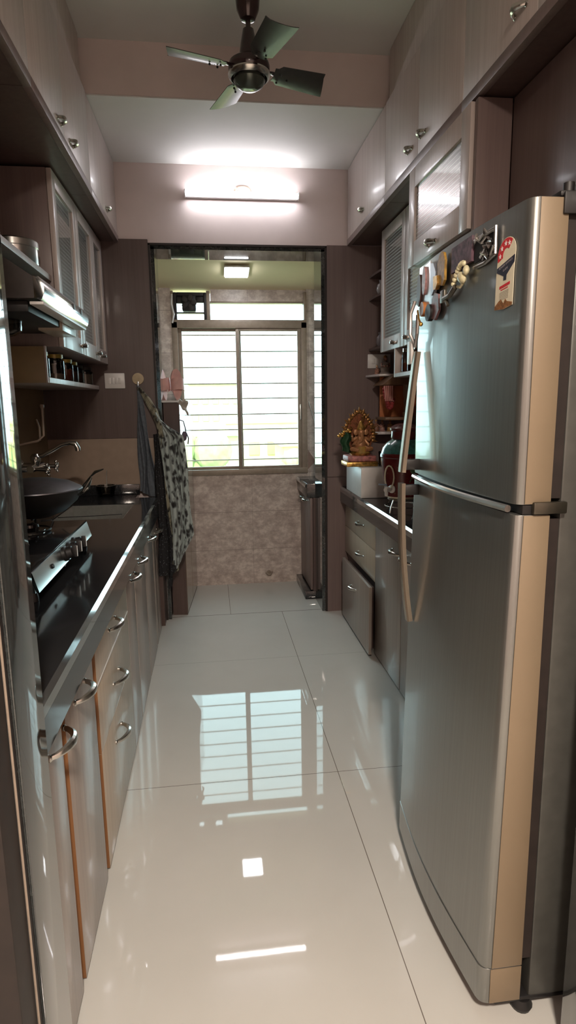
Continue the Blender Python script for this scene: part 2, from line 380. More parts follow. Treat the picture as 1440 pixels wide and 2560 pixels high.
MB().tube([(-0.245, YU-0.02, 2.19), (-0.25, YU-0.03, 2.12), (-0.235, YU-0.03, 2.05), (-0.25, YU-0.02, 1.99)], 0.007).build('cable', WHITEP, ef)

# ------------------------------------------------------------------ handles and cabinet pieces
def bow(parent, side, X, y, z, L=0.12, out=0.034, m=CHROME):
    """flat bow handle running along Y, standing out from the plane X towards the aisle"""
    s = 1 if side == 'L' else -1; mb = MB(); n = 14; pts = []
    for i in range(n+1):
        t = i/n; a = PI*t
        pts.append((X + s*out*math.sin(a)**0.7, y + (t-0.5)*L, z + 0.004*math.sin(a)))
    mb.tube(pts, [0.0045 + 0.0035*math.sin(PI*i/n) for i in range(n+1)], 8, flat=1.35)
    for e in (0, n): mb.lathe([(0.008, 0), (0.008, 0.003), (0.005, 0.006)], (X, pts[e][1], z), 12, (s, 0, 0))
    return mb.build('handle', m, parent)
def panel_x(side, X, th, y0, y1, z0, z1, name, m, parent, bev=0.0015):
    a, b = (X-th, X) if side == 'L' else (X, X+th)
    return MB().box(a, b, y0+0.0012, y1-0.0012, z0, z1, bev).build(name, m, parent)

def loft(side, y0, y1, splits, handles, ztop, hz, label, zdoor=2.80):
    X = -0.508 if side == 'L' else 0.88; s = -1 if side == 'L' else 1
    back = WL+0.002 if side == 'L' else WR-0.002
    t = thing('loft_cabinet', ((X+back)/2, (y0+y1)/2, 2.36), label, 'cabinet', 'loft cabinets along the two long walls')
    a, b = sorted((X+s*0.022, back))
    MB().box(a, b, y0+0.001, y1-0.001, 2.362, ztop-0.003).build('carcass', DARK, t)
    c, d = sorted((X-s*0.004, X+s*0.021)); MB().box(c, d, y0, y1, 2.358, 2.393, 0.001).build('bottom_rail', MAUVE, t)
    if ztop > 2.9:
        c, d = sorted((X+s*0.016, X+s*0.021)); MB().box(c, d, y0+0.001, min(y1, 3.139)-0.001, zdoor+0.004, ztop-0.003).build('top_filler', LIGHT, t)
    ys = [y0]+splits+[y1]; 
    for k in range(len(ys)-1):
        dr = panel_x(side, X, 0.016, ys[k], ys[k+1], 2.397, min(zdoor, ztop-0.004), 'door', LIGHT, t)
        for h in handles:
            if ys[k] < h < ys[k+1]: bow(dr, side, X, h, hz, 0.062, 0.022)
loft('L', 1.12, 2.12, [1.65], [1.58, 1.72], 3.03, 2.425, 'nearest wood grain loft cabinet on the left, at the photo edge')
loft('L', 2.12, 3.10, [2.59], [2.50, 2.70], 3.03, 2.425, 'middle left loft cabinet with two close handles, above the hood')
loft('L', 3.10, 3.919, [], [3.54], 2.80, 2.432, 'farthest left loft cabinet with one handle, touching the tube light wall')
loft('R', 1.05, 2.155, [1.68], [1.77, 1.60], 3.03, 2.447, 'nearest loft cabinet on the right, above the refrigerator')
loft('R', 2.155, 3.085, [2.61], [2.55, 2.71], 3.03, 2.452, 'middle right loft cabinet with two close handles, above the flap cupboard')
loft('R', 3.085, 3.899, [], [3.53], 2.80, 2.456, 'farthest right loft cabinet with one handle, touching the tube light wall')

# ---- left base cabinets
XL = -0.352
def base_unit(side, y0, y1, fronts, label, xf, ztop=0.742, mcar=ORANGE, eb=False, back=None, cat='cabinet', name='base_cabinet', group=None):
    s = -1 if side == 'L' else 1
    back = back if back is not None else ((WL+0.002) if side == 'L' else (WR-0.002))
    t = thing(name, ((xf+back)/2, (y0+y1)/2, 0), label, cat, group)
    a, b = sorted((xf+s*0.019, back))
    MB().box(a, b, y0+0.001, y1-0.001, 0.0, ztop).build('carcass', mcar, t)
    for kind, a0, a1, c0, c1, m, hy, hz in fronts:
        d = panel_x(side, xf, 0.018, a0, a1, c0, c1, kind, m, t)
        if hy: bow(d, side, xf, hy, hz, 0.122, 0.036)
        if eb: MB().box(*sorted((xf+s*0.0175, xf+s*0.0005)), a0+0.0004, a0+0.0011, c0, c1).build('edge_band', ORANGE, d)
    return t
G1 = 'base cabinets under the left counter'
base_unit('L', 1.117, 1.313, [('door', 1.118, 1.293, 0.012, 0.738, LIGHTB, 1.247, 0.692)], 'nearest base cabinet under the left counter, beside the granite door jamb', XL, group=G1)
base_unit('L', 1.314, 1.675, [('door', 1.326, 1.650, 0.012, 0.738, LIGHTB, 1.479, 0.694)], 'base cabinet under left counter between jamb cabinet and cream drawers', XL, eb=True, group=G1)
base_unit('L', 1.676, 2.352, [('drawer', 1.69, 2.35, 0.606, 0.738, CREAM, 1.985, 0.685), ('drawer', 1.69, 2.35, 0.392, 0.600, CREAM, 2.01, 0.487), ('drawer', 1.69, 2.35, 0.012, 0.3905, CREAM, 1.985, 0.292)], 'cream drawer unit with three bow handles under the left counter', XL, eb=True, name='drawer_unit')
d_ = bpy.data.objects  # white edging along the foot of the top drawer
MB().box(XL-0.010, XL+0.0015, 1.692, 2.348, 0.601, 0.6055).build('edge_strip', WHITEP, [o for o in d_ if o.name.startswith('drawer_unit')][0])
base_unit('L', 2.353, 3.02, [('door', 2.353, 2.60, 0.012, 0.738, LIGHTB, 2.53, 0.690), ('door', 2.612, 3.018, 0.012, 0.738, LIGHTB, 2.80, 0.692)], 'two-door brown base cabinet under left counter just beyond the cream drawers', XL, ztop=0.740, mcar=DARK, group=G1)
base_unit('L', 3.021, 3.45, [('door', 3.032, 3.42, 0.012, 0.738, LIGHTB, 3.27, 0.694)], 'single-door base cabinet below the sink, beside the hanging cloths', XL, ztop=0.665, mcar=DARK, group=G1)
base_unit('L', 3.451, 3.742, [('door', 3.46, 3.60, 0.012, 0.738, LIGHTB, None, 0), ('door', 3.61, 3.74, 0.012, 0.738, LIGHTB, 3.66, 0.655)], 'farthest left base cabinet, partly behind the hanging spotted cloth', XL-0.002, ztop=0.665, mcar=DARK, group=G1)

# ---- left countertop with a cut-out for the sink
m = MB(); ZC = 0.85; xa, xb = WL+0.002, -0.334
SX0, SX1, SY0, SY1 = -0.80, -0.45, 3.05, 3.53
xc = xb-0.010
m.box(xa, xc, 1.118, SY0, 0.815, ZC); m.box(xa, SX0, SY0, SY1, 0.815, ZC); m.box(SX1, xc, SY0, SY1, 0.815, ZC); m.box(xa, xc, SY1, 3.745, 0.815, ZC); m.box(xa, -0.47, 3.745, 3.905, 0.815, ZC)
m.box(XL+0.001, xb, 1.118, 3.745, 0.742, 0.815)
CT = thing('countertop', (-0.667, 2.5, 0.742), 'long black granite countertop with cut-out sink along the left wall', 'countertop')
m.build('slab', GRANITE, CT)
MB().prism([(xc, 0.8155), (xb, 0.8155), (xb, ZC-0.010), (xc, ZC)], 'y', 1.118, 3.745).build('polished_edge', EDGE, CT)
tag(MB().box(WL+0.003, -0.46, 3.888, 3.907, ZC+0.001, 0.915, 0.002).build('backsplash_strip', GRANITE), 'low black granite upstand at the far end of the left counter', 'upstand')
# sink
sk = thing('kitchen_sink', ((SX0+SX1)/2, (SY0+SY1)/2, 0.67), 'stainless steel sink bowl sunk into the left black counter', 'sink')
m = MB(); e = 0.003
m.box(SX0+e, SX1-e, SY0+e, SY1-e, 0.68, 0.683); m.box(SX0+e, SX0+2*e, SY0+e, SY1-e, 0.683, 0.846); m.box(SX1-2*e, SX1-e, SY0+e, SY1-e, 0.683, 0.846)
m.box(SX0+2*e, SX1-2*e, SY0+e, SY0+2*e, 0.683, 0.846); m.box(SX0+2*e, SX1-2*e, SY1-2*e, SY1-e, 0.683, 0.846); m.build('bowl', STEEL, sk)
MB().lathe([(0.04, 0), (0.045, 0.004), (0.02, 0.005), (0, 0.002)], (-0.62, 3.3, 0.6832), 20).build('drain', CHROME, sk)
m = MB()
for k in range(1): m.tube([(-0.78, 3.12+0.04*k, 0.853), (-0.6, 3.13+0.06*k, 0.8535), (-0.47, 3.16+0.1*k, 0.853)], 0.002, 6)
m.build('drying_wire', BLACKP, sk)

# faucet on left wall above the sink
fc = thing('wall_faucet', (-0.99, 3.24, 1.10), 'old chrome wall mixer tap with long curved spout above the sink', 'faucet')
m = MB(); m.tube([(-0.998, 3.10, 1.10), (-0.93, 3.10, 1.10), (-0.895, 3.14, 1.10)], 0.014, 12); m.tube([(-0.998, 3.34, 1.10), (-0.93, 3.34, 1.10), (-0.895, 3.30, 1.10)], 0.014, 12)
m.tube([(-0.89, 3.11, 1.10), (-0.89, 3.33, 1.10)], 0.019, 14); m.lathe([(0.03, 0), (0.03, 0.004), (0.016, 0.012)], (-0.998, 3.10, 1.10), 16, (1, 0, 0)); m.lathe([(0.03, 0), (0.03, 0.004), (0.016, 0.012)], (-0.998, 3.34, 1.10), 16, (1, 0, 0))
m.lathe([(0.012, 0), (0.018, 0.02), (0.026, 0.035), (0.026, 0.055), (0.014, 0.07), (0, 0.072)], (-0.885, 3.20, 1.10), 18)
m.build('body', CHROME, fc)
MB().tube([(-0.885, 3.20, 1.155), (-0.85, 3.2, 1.16), (-0.80, 3.2, 1.185), (-0.75, 3.2, 1.213), (-0.71, 3.2, 1.222), (-0.685, 3.2, 1.216), (-0.675, 3.2, 1.195), (-0.674, 3.2, 1.18)], [0.011, 0.011, 0.0105, 0.010, 0.011, 0.013, 0.014, 0.013], 14).build('spout', CHROME, fc)
for y in (3.13, 3.31):
    m = MB(); m.cyl((-0.885, y, 1.10), (-0.82, y, 1.095), 0.009, n=12)
    for k in range(4):
        a = k*PI/2+0.4; m.tube([(-0.815, y, 1.095), (-0.812, y+0.026*math.cos(a), 1.095+0.026*math.sin(a))], 0.0055, 8); m.ball((-0.812, y+0.028*math.cos(a), 1.095+0.028*math.sin(a)), 0.0075, n=10)
    m.ball((-0.81, y, 1.095), 0.012, n=12); m.build('cross_handle', CHROME, fc)
m = MB(); m.tube([(-0.985, 3.05, 1.21), (-0.93, 3.12, 1.22), (-0.86, 3.18, 1.235), (-0.835, 3.2, 1.26), (-0.832, 3.2, 1.40)], 0.006, 8)
m.tube([(-0.86, 3.22, 1.235), (-0.858, 3.22, 1.30), (-0.875, 3.24, 1.34)], 0.005, 8); m.lathe([(0.009, 0), (0.012, 0.01), (0.009, 0.02)], (-0.832, 3.2, 1.395), 12)
tag(m.build('pipe', SPLASH), 'thin pale water pipes rising beside the wall tap', 'pipe')
m = MB(); m.lathe([(0.018, 0), (0.022, 0.02), (0.018, 0.04), (0.018, 0.12), (0.012, 0.13)], (-0.96, 3.0, 1.06), 14); tag(m.build('bottle', SPLASH), 'slim yellowish tube standing off the wall beside the tap', 'fitting')

# strainer hung on the splash
st = thing('strainer', (-0.655, 3.85, 0.852), 'small wire mesh strainer cup with upright handle, leaning at the far splash', 'strainer')
MB().lathe([(0.025, 0), (0.045, 0.012), (0.055, 0.05), (0.0575, 0.07), (0.055, 0.07), (0.050, 0.05), (0.040, 0.015), (0.022, 0.004)], (-0.655, 3.82, 0.852), 20, cap=True).build('cup', JAR, st)
MB().tube([(0.0575*math.cos(2*PI*k/20)-0.655, 3.82+0.0575*math.sin(2*PI*k/20), 0.922) for k in range(20)], 0.002, 6, closed=True).build('rim', STEEL, st)
MB().tube([(-0.655, 3.86, 0.90), (-0.655, 3.872, 0.98), (-0.652, 3.874, 1.01)], 0.0022, 6).build('handle', STEEL, st)

# ------------------------------------------------------------------ gas stove
SXf, SXb, SYa, SYb = -0.505, -0.93, 1.715, 2.49
gs = thing('gas_stove', ((SXf+SXb)/2, (SYa+SYb)/2, ZC), 'black glass top gas stove with shiny steel front on the left counter', 'stove')
m = MB(); m.prism([(SXf+0.0, 0.885), (SXf-0.012, 0.942), (SXb, 0.942), (SXb, 0.885)], 'y', SYa, SYb); m.build('body', STEEL, gs)
MB().box(SXb-0.005, SXf-0.008, SYa-0.006, SYb+0.006, 0.9425, 0.950, 0.002).build('glass_top', GRANITE, gs)
m = MB(); m.prism([(SXf+0.010, 0.886), (SXf-0.006, 0.944), (SXf-0.012, 0.942), (SXf+0.002, 0.886)], 'y', SYa+0.002, SYb-0.002); m.build('front_panel', mat('mirror_steel', (0.72, 0.76, 0.74), 0.18, 1.0, 0.04), gs)
for y in (SYa+0.04, SYb-0.04):
    for x in (SXf-0.02, SXb+0.04): MB().lathe([(0.016, 0), (0.016, 0.01), (0.011, 0.034)], (x, y, ZC+0.0005), 14).build('foot', BLACKP, gs)
for y in (2.07, 2.14, 2.22):
    m = MB(); ax_ = Vector((0.96, 0, 0.27)); c = Vector((SXf+0.002, y, 0.913))
    m.lathe([(0.026, 0), (0.026, 0.006), (0.021, 0.010), (0.019, 0.026), (0.016, 0.028)], c, 20, ax_)
    m.box(c.x+0.024, c.x+0.040, y-0.004, y+0.004, c.z-0.012, c.z+0.028, 0.002); k_ = m.build('knob', BLACKP, gs)
    MB().box(c.x+0.0395, c.x+0.0415, y-0.0022, y+0.0022, c.z-0.010, c.z+0.026).build('pointer', WHITEP, k_)
MB().lathe([(0.008, 0), (0.007, 0.004)], (SXf+0.003, 1.90, 0.915), 14, (0.96, 0, 0.27)).build('emblem', BLACKP, gs)
MB().lathe([(0.028, 0), (0.026, 0.0015)], (SXf+0.002, 2.03, 0.905), 18, (0.96, 0, 0.27)).build('scorch_ring', RUBBER, gs)
def burner(x, y):
    m = MB(); m.lathe([(0.058, 0), (0.056, 0.004), (0.045, 0.006), (0.04, 0.004)], (x, y, 0.9502), 26); m.build('drip_ring', CHROME, gs)
    m = MB(); m.lathe([(0.022, 0.002), (0.030, 0.012), (0.036, 0.016), (0.034, 0.026), (0.01, 0.028)], (x, y, 0.950), 22); m.build('burner', FANM, gs)
    m = MB()
    m.tube([(x+0.075*math.cos(2*PI*k/24), y+0.075*math.sin(2*PI*k/24), 0.955) for k in range(24)], 0.0035, 6, closed=True)
    for k in range(5):
        a = k*2*PI/5+0.3; c, s = math.cos(a), math.sin(a)
        m.tube([(x+0.075*c, y+0.075*s, 0.955), (x+0.085*c, y+0.085*s, 0.978), (x+0.078*c, y+0.078*s, 0.985), (x+0.042*c, y+0.042*s, 0.985)], 0.0045, 6)
    m.build('pan_support', BLACKP, gs)
burner(-0.68, 2.30); burner(-0.66, 1.91); burner(-0.84, 2.10)
MB().tube([(SXf-0.03, SYa-0.012, 0.905), (SXf-0.06, SYa-0.02, 0.90), (SXf-0.3, SYa-0.02, 0.88)], 0.009, 10).build('gas_hose', ORANGE, gs)

wk = thing('kadai_wok', (-0.67, 2.36, 0.99), 'black kadai wok covered by a grey domed lid on the far burner', 'wok')
cx, cy = -0.665, 2.36
MB().lathe([(0, 0.0), (0.05, 0.002), (0.10, 0.022), (0.145, 0.058), (0.170, 0.098), (0.174, 0.098), (0.15, 0.055), (0.105, 0.017), (0.05, -0.004), (0, -0.006)][::-1], (cx, cy, 0.9965), 40, cap=False).build('bowl', BLACKP, wk)
MB().lathe([(0.172, 0.0), (0.171, 0.004), (0.13, 0.026), (0.07, 0.040), (0, 0.045)], (cx, cy, 1.0955), 40).build('lid', mat('grey_lid', (0.17, 0.17, 0.19), 0.32, 0.7, 0.1), wk)
for s in (1, -1):
    MB().tube([(cx+0.165, cy+s*0.06 - s*0.03, 1.075), (cx+0.185, cy+s*0.05, 1.09), (cx+0.200, cy+s*0.02, 1.12), (cx+0.208, cy, 1.135)], 0.005, 8).build('handle', CHROME, wk)
MB().tube([(cx-0.06, cy-0.15, 1.03), (cx-0.05, cy-0.185, 1.045), (cx-0.02, cy-0.185, 1.045), (cx-0.005, cy-0.15, 1.03)], 0.005, 8).build('handle', CHROME, wk)
tag(MB().tube([(cx+0.02, cy+0.33, 0.965), (cx+0.10, cy+0.28, 1.05), (cx+0.17, cy+0.2, 1.12), (cx+0.195, cy+0.16, 1.14), (cx+0.235, cy+0.12, 1.155)], [0.003, 0.003, 0.0035, 0.006, 0.002], 8).build('ladle', STEEL), 'thin steel ladle sticking up just beyond the wok', 'ladle')

# ------------------------------------------------------------------ left wall units
gc = thing('glass_wall_cabinet', (-0.80, 3.33, 1.65), 'three-door reeded glass wall cabinet on the left, above the sink', 'cabinet')
MB().box(WL+0.002, -0.625, 2.742, 3.895, 1.652, 2.352, 0.002).build('carcass', MAUVE, gc)
MB().box(-0.60, -0.585, 2.728, 2.741, 1.645, 2.355).build('edge_strip', DARK, gc) if False else None
def glass_door(parent, side, X, y0, y1, z0, z1, fr=0.055, hy=None, hz=None, hl=0.05):
    s = 1 if side == 'L' else -1
    a, b = sorted((X, X-s*0.02)); m = MB(); y0 += 0.0015; y1 -= 0.0015
    m.box(a, b, y0, y0+fr, z0, z1, 0.0015); m.box(a, b, y1-fr, y1, z0, z1, 0.0015)
    m.box(a, b, y0+fr, y1-fr, z0, z0+fr*1.3, 0.0015); m.box(a, b, y0+fr, y1-fr, z1-fr*1.1, z1, 0.0015)
    d = m.build('door', LIGHT, parent)
    g0, g1 = sorted((X-s*0.009, X-s*0.014)); MB().box(g0, g1, y0+fr, y1-fr, z0+fr*1.3, z1-fr*1.1).build('glass_pane', REED, d)
    if hy is not None: bow(d, side, X, hy, hz, hl, 0.024)
    return d
glass_door(gc, 'L', -0.604, 2.745, 3.178, 1.652, 2.352, hy=3.115, hz=1.687)
glass_door(gc, 'L', -0.604, 3.180, 3.583, 1.652, 2.352, hy=3.52, hz=1.685)
glass_door(gc, 'L', -0.604, 3.585, 3.893, 1.652, 2.352, hy=3.66, hz=1.680)
nc = thing('open_shelf', (-0.83, 3.3, 1.50), 'open light shelf holding glass jars under the left glass cabinet', 'shelf')
m = MB(); m.box(WL+0.002, -0.665, 2.712, 3.88, 1.502, 1.525, 0.002); m.build('shelf_board', LIGHT, nc)
MB().box(WL+0.002, -0.676, 2.700, 2.7115, 1.502, 1.650, 0.001).build('side_panel', OCHRE, nc)
MB().box(-0.6755, -0.668, 2.699, 2.7125, 1.502, 1.652, 0.001).build('edge_strip', LIGHT, nc)
SPICE = [mat('yellow_spice', (0.35, 0.27, 0.04), 0.7), mat('red_spice', (0.20, 0.05, 0.02), 0.7), mat('brown_spice', (0.09, 0.05, 0.03), 0.7), mat('pale_grain', (0.28, 0.25, 0.2), 0.7)]
LIDM = mat('amber_lid', (0.30, 0.20, 0.03), 0.35, 0.2)
def jar(x, y, z, r, h, fill, label, group, lidm=LIDM, mfill=None):
    t = thing('glass_jar', (x, y, z), label, 'jar', group)
    MB().lathe([(r*0.9, 0), (r, 0.006), (r, h*0.74), (r*0.8, h*0.82), (r*0.8, h*0.84)], (x, y, z), 24).build('glass', JAR, t)
    MB().lathe([(r*0.82, 0.004), (r*0.92, 0.008), (r*0.92, h*fill)], (x, y, z), 20).build('contents', mfill or SPICE[0], t)
    MB().lathe([(r*0.86, h*0.842), (r*0.88, h*0.85), (r*0.88, h*0.99), (r*0.8, h)], (x, y, z), 24).build('lid', lidm, t)
GJ = 'glass jars on the open shelf under the left glass cabinet'
jar(-0.735, 2.84, 1.526, 0.044, 0.114, 0.2, 'nearest clear glass jar on the left open shelf, by its side panel', GJ, mfill=SPICE[3])
jar(-0.722, 3.05, 1.526, 0.047, 0.118, 0.25, 'large clear jar with yellow lid on the left open shelf, second from its side panel', GJ, mfill=SPICE[3])
jar(-0.725, 3.28, 1.526, 0.042, 0.112, 0.55, 'amber-lidded jar half full of red powder, middle of the left open shelf', GJ, mfill=SPICE[1])
jar(-0.725, 3.41, 1.526, 0.040, 0.108, 0.55, 'amber-lidded jar of brown spice on left open shelf, just beyond the red jar', GJ, mfill=SPICE[2])
jar(-0.735, 3.58, 1.526, 0.045, 0.100, 0.6, 'squat brown jar on the left open shelf, in its shadowed far half', GJ, mfill=SPICE[2], lidm=RUBBER)
jar(-0.72, 3.75, 1.526, 0.045, 0.100, 0.6, 'farthest jar on the left open shelf, close to the switch plate', GJ, mfill=SPICE[3], lidm=RUBBER)

tag(MB().box(WL+0.002, -0.632, 1.18, 2.738, 1.912, 1.936, 0.002).build('wall_shelf', LIGHT), 'long light wood shelf over the cooker hood, left edge of photo', 'shelf')
tn = thing('steel_tin', (-0.735, 2.60, 1.937), 'round stainless steel tin with lid on the shelf above the hood', 'tin')
MB().lathe([(0.088, 0), (0.09, 0.004), (0.09, 0.074)], (-0.735, 2.60, 1.937), 40).build('body', STEEL, tn)
MB().lathe([(0.092, 0.068), (0.0935, 0.070), (0.0935, 0.092), (0.090, 0.096), (0, 0.097)], (-0.735, 2.60, 1.937), 40).build('lid', STEEL, tn)
bt = thing('storage_bottle', (-0.675, 2.09, 1.937), 'dark glass bottle with golden cap on the shelf above the hood', 'bottle')
MB().lathe([(0.036, 0), (0.038, 0.005), (0.038, 0.045), (0.034, 0.055), (0.034, 0.057)], (-0.675, 2.09, 1.937), 24).build('glass', mat('dark_glass', (0.05, 0.055, 0.07), 0.1, 0, 0.2, coat=1.0), bt)
MB().lathe([(0.036, 0.058), (0.037, 0.060), (0.036, 0.082), (0.026, 0.09), (0.024, 0.106), (0, 0.107)], (-0.675, 2.09, 1.937), 24).build('cap', GOLD, bt)

hd = thing('cooker_hood', (-0.74, 2.4, 1.70), 'dark cooker hood with curved steel front over the gas stove', 'cooker hood')
def arc_front(x0_, z0_, x1_, z1_, bulge, n=8):
    P = []
    for i in range(n+1):
        t = i/n; P.append((x0_+(x1_-x0_)*t + bulge*math.sin(PI*t), z0_+(z1_-z0_)*t))
    return P
body = [(WL+0.002, 1.735), (-0.53, 1.735), (-0.515, 1.79), (-0.62, 1.862), (WL+0.002, 1.890)]
MB().prism(body, 'y', 2.05, 2.748).build('body', mat('graphite_hood_paint', (0.085, 0.075, 0.072), 0.35, 0.3, 0.1), hd)
fr_ = arc_front(-0.508, 1.727, -0.512, 1.800, 0.014) + [(-0.528, 1.80), (-0.528, 1.736)]
MB().prism(fr_, 'y', 2.047, 2.750, 0.0008).build('front_panel', mat('polished_hood_steel', (0.74, 0.74, 0.73), 0.2, 1.0, 0.03), hd)
MB().box(-0.545, -0.503, 2.052, 2.72, 1.716, 1.7255, 0.002).build('glass_visor', WHITEP, hd)
MB().box(WL+0.03, -0.56, 2.09, 2.70, 1.700, 1.7345, 0.004).build('filter', BLACKP, hd)
m = MB(); m.lathe([(0.08, 0), (0.075, -0.035), (0.05, -0.05), (0, -0.052)], (-0.72, 2.30, 1.70), 24, cap=False); m.build('oil_cup', JAR, hd)
MB().box(-0.64, -0.55, 2.50, 2.745, 1.690, 1.734, 0.002).build('lamp_cover', CREAM, hd)
for y in (2.47, 2.60): MB().box(-0.506, -0.4935, y-0.012, y+0.012, 1.762, 1.782, 0.002).build('button', BLACKP, hd)

# back wall fittings, left
def switch_plate(xa_, xb_, za_, zb_, label, group):
    t = thing('switch_plate', ((xa_+xb_)/2, 3.90, za_), label, 'switch plate', group)
    MB().box(xa_, xb_, 3.888, 3.8995, za_, zb_, 0.003).build('plate', WHITEP, t)
    n = 4; wd = (xb_-xa_)*0.7/n
    for k in range(n):
        xx = xa_+(xb_-xa_)*0.15+wd*k; MB().box(xx+0.002, xx+wd-0.002, 3.884, 3.8875, za_+0.028, zb_-0.028, 0.001).build('rocker', WHITEP, t)
switch_plate(-0.632, -0.512, 1.508, 1.600, 'white switch plate on the dark panel beside the hanging cloths', 'white switch plates')
hk = thing('wall_hook', (-0.43, 3.90, 1.50), 'round wooden wall hook from which two cloths hang', 'hook')
MB().lathe([(0.034, 0), (0.036, 0.004), (0.034, 0.012), (0, 0.014)], (-0.433, 3.8995, 1.565), 26, (0, -1, 0)).build('disc', mat('pale_wood', (0.48, 0.38, 0.24), 0.5), hk)
MB().tube([(-0.433, 3.888, 1.545), (-0.433, 3.865, 1.515), (-0.433, 3.855, 1.500), (-0.433, 3.845, 1.512)], 0.006, 8).build('peg', CHROME, hk)

# cloths
def cloth(name, L, R, folds, depth, y0, m, label, cat, nu=60, nv=70, th=0.004, ph=0.0, group=None, drape=0.0):
    def lerp(P, v):
        for (v0, x0_, z0_), (v1, x1_, z1_) in zip(P, P[1:]):
            if v <= v1: 
                t = (v-v0)/(v1-v0); t = t*t*(3-2*t)*0.4+t*0.6
                return x0_+(x1_-x0_)*t, z0_+(z1_-z0_)*t
        return P[-1][1], P[-1][2]
    def f(u, v):
        lx, lz = lerp(L, v); rx, rz = lerp(R, v)
        x = lx+(rx-lx)*u; z = lz+(rz-lz)*u
        d = depth*(0.25+0.75*min(1, v*2))
        y = y0 + d*(0.5*math.sin(folds*2*PI*u+ph+1.5*v) + 0.28*math.sin(folds*1.7*2*PI*u+3*v+1) + 0.2*math.sin(5*v+4*u)) - drape*v
        return (x + 0.006*math.sin(9*v+7*u), y, z + 0.004*math.sin(11*u))
    return tag(MB().solid_grid(f, nu, nv, th).build(name, m, ang=80), label, cat, group)
cloth('kitchen_towel', [(0, -0.440, 1.520), (0.3, -0.450, 1.30), (0.65, -0.452, 1.02), (1, -0.458, 0.875)], [(0, -0.424, 1.520), (0.3, -0.390, 1.28), (0.65, -0.350, 1.0), (1, -0.315, 0.81)], 2.6, 0.022, 3.862, GREYC, 'plain slate blue cloth hanging from the round wooden hook', 'cloth')
SPOT = leopard('pale_blue_spotted_cloth', (0.015, 0.015, 0.016), (0.10, 0.115, 0.115), (0.40, 0.47, 0.46), 34)
SPOT2 = leopard('olive_spotted_cloth', (0.012, 0.011, 0.008), (0.10, 0.09, 0.06), (0.26, 0.25, 0.18), 38)
BLK = dots('black_white_dot_cloth', (0.008, 0.008, 0.010), (0.10, 0.11, 0.12), 75, 0.18)
ap = thing('apron', (-0.28, 3.80, 0.28), 'spotted grey and black apron hanging by the doorway from the wooden hook', 'apron')
def sheet(name, L, R, folds, depth, y0, m, ph=0.0, nu=50, nv=70):
    def lerp(P, v):
        for a, b in zip(P, P[1:]):
            if v <= b[0]:
                t = (v-a[0])/(b[0]-a[0]); return a[1]+(b[1]-a[1])*t, a[2]+(b[2]-a[2])*t
        return P[-1][1], P[-1][2]
    def f(u, v):
        lx, lz = lerp(L, v); rx, rz = lerp(R, v)
        y = y0 + depth*(0.5*math.sin(folds*2*PI*u+ph+1.2*v)+0.3*math.sin(folds*3.6*PI*u+4*v)+0.2*math.sin(7*v+3*u))
        return (lx+(rx-lx)*u+0.004*math.sin(12*v+5*u), y, lz+(rz-lz)*u)
    return MB().solid_grid(f, nu, nv, 0.0035).build(name, m, ap, ang=80)
sheet('skirt', [(0, -0.322, 1.325), (0.06, -0.320, 1.27), (0.14, -0.316, 1.19), (0.3, -0.300, 1.02), (0.5, -0.268, 0.78), (0.8, -0.262, 0.52), (1, -0.262, 0.36)], [(0, -0.306, 1.325), (0.06, -0.245, 1.265), (0.12, -0.168, 1.215), (0.3, -0.154, 1.02), (0.5, -0.143, 0.80), (0.8, -0.134, 0.60), (1, -0.215, 0.43)], 1.8, 0.036, 3.800, SPOT)
sheet('inner_panel', [(0, -0.324, 1.22), (0.4, -0.318, 0.93), (0.8, -0.292, 0.62), (1, -0.285, 0.33)], [(0, -0.28, 1.22), (0.4, -0.250, 0.9), (0.8, -0.225, 0.55), (1, -0.232, 0.36)], 1.6, 0.02, 3.832, SPOT2, 1.0)
sheet('black_panel', [(0, -0.348, 1.23), (0.3, -0.350, 1.0), (0.7, -0.348, 0.62), (1, -0.352, 0.345)], [(0, -0.315, 1.235), (0.3, -0.296, 0.95), (0.7, -0.268, 0.60), (1, -0.270, 0.335)], 1.4, 0.014, 3.770, BLK, 2.0)
sheet('bottom_tail', [(0, -0.30, 0.42), (0.5, -0.300, 0.36), (1, -0.298, 0.25)], [(0, -0.245, 0.40), (0.5, -0.27, 0.34), (1, -0.288, 0.245)], 1.0, 0.012, 3.786, BLK, 2.0, 20, 20)
m = MB()
for k, off in enumerate((0, 0.012, 0.024)):
    m.tube([(-0.43+off*0.3, 3.858-0.004*k, 1.512), (-0.392+off, 3.85-0.006*k, 1.44), (-0.355+off, 3.835, 1.372), (-0.325+off*0.8, 3.815-0.006*k, 1.30), (-0.305+off*0.4, 3.80, 1.21)], [0.006, 0.010, 0.012, 0.010, 0.009], 8)
m.build('neck_strap', SPOT2, ap)
MB().tube([(-0.33, 3.80, 1.36), (-0.30, 3.795, 1.30), (-0.25, 3.79, 1.265), (-0.20, 3.79, 1.235), (-0.172, 3.79, 1.212)], 0.0055, 8).build('tie_string', SPOT, ap)
m = MB(); m.tube([(-0.19, 3.80, 1.315), (-0.165, 3.80, 1.305), (-0.155, 3.80, 1.26), (-0.152, 3.80, 1.235)], 0.0035, 6); m.ball((-0.163, 3.80, 1.215), (0.016, 0.014, 0.030), n=12); m.tube([(-0.150, 3.80, 1.235), (-0.138, 3.80, 1.20), (-0.143, 3.80, 1.165)], 0.004, 6); m.build('knot', mat('dull_violet_cord', (0.12, 0.10, 0.14), 0.8), ap)

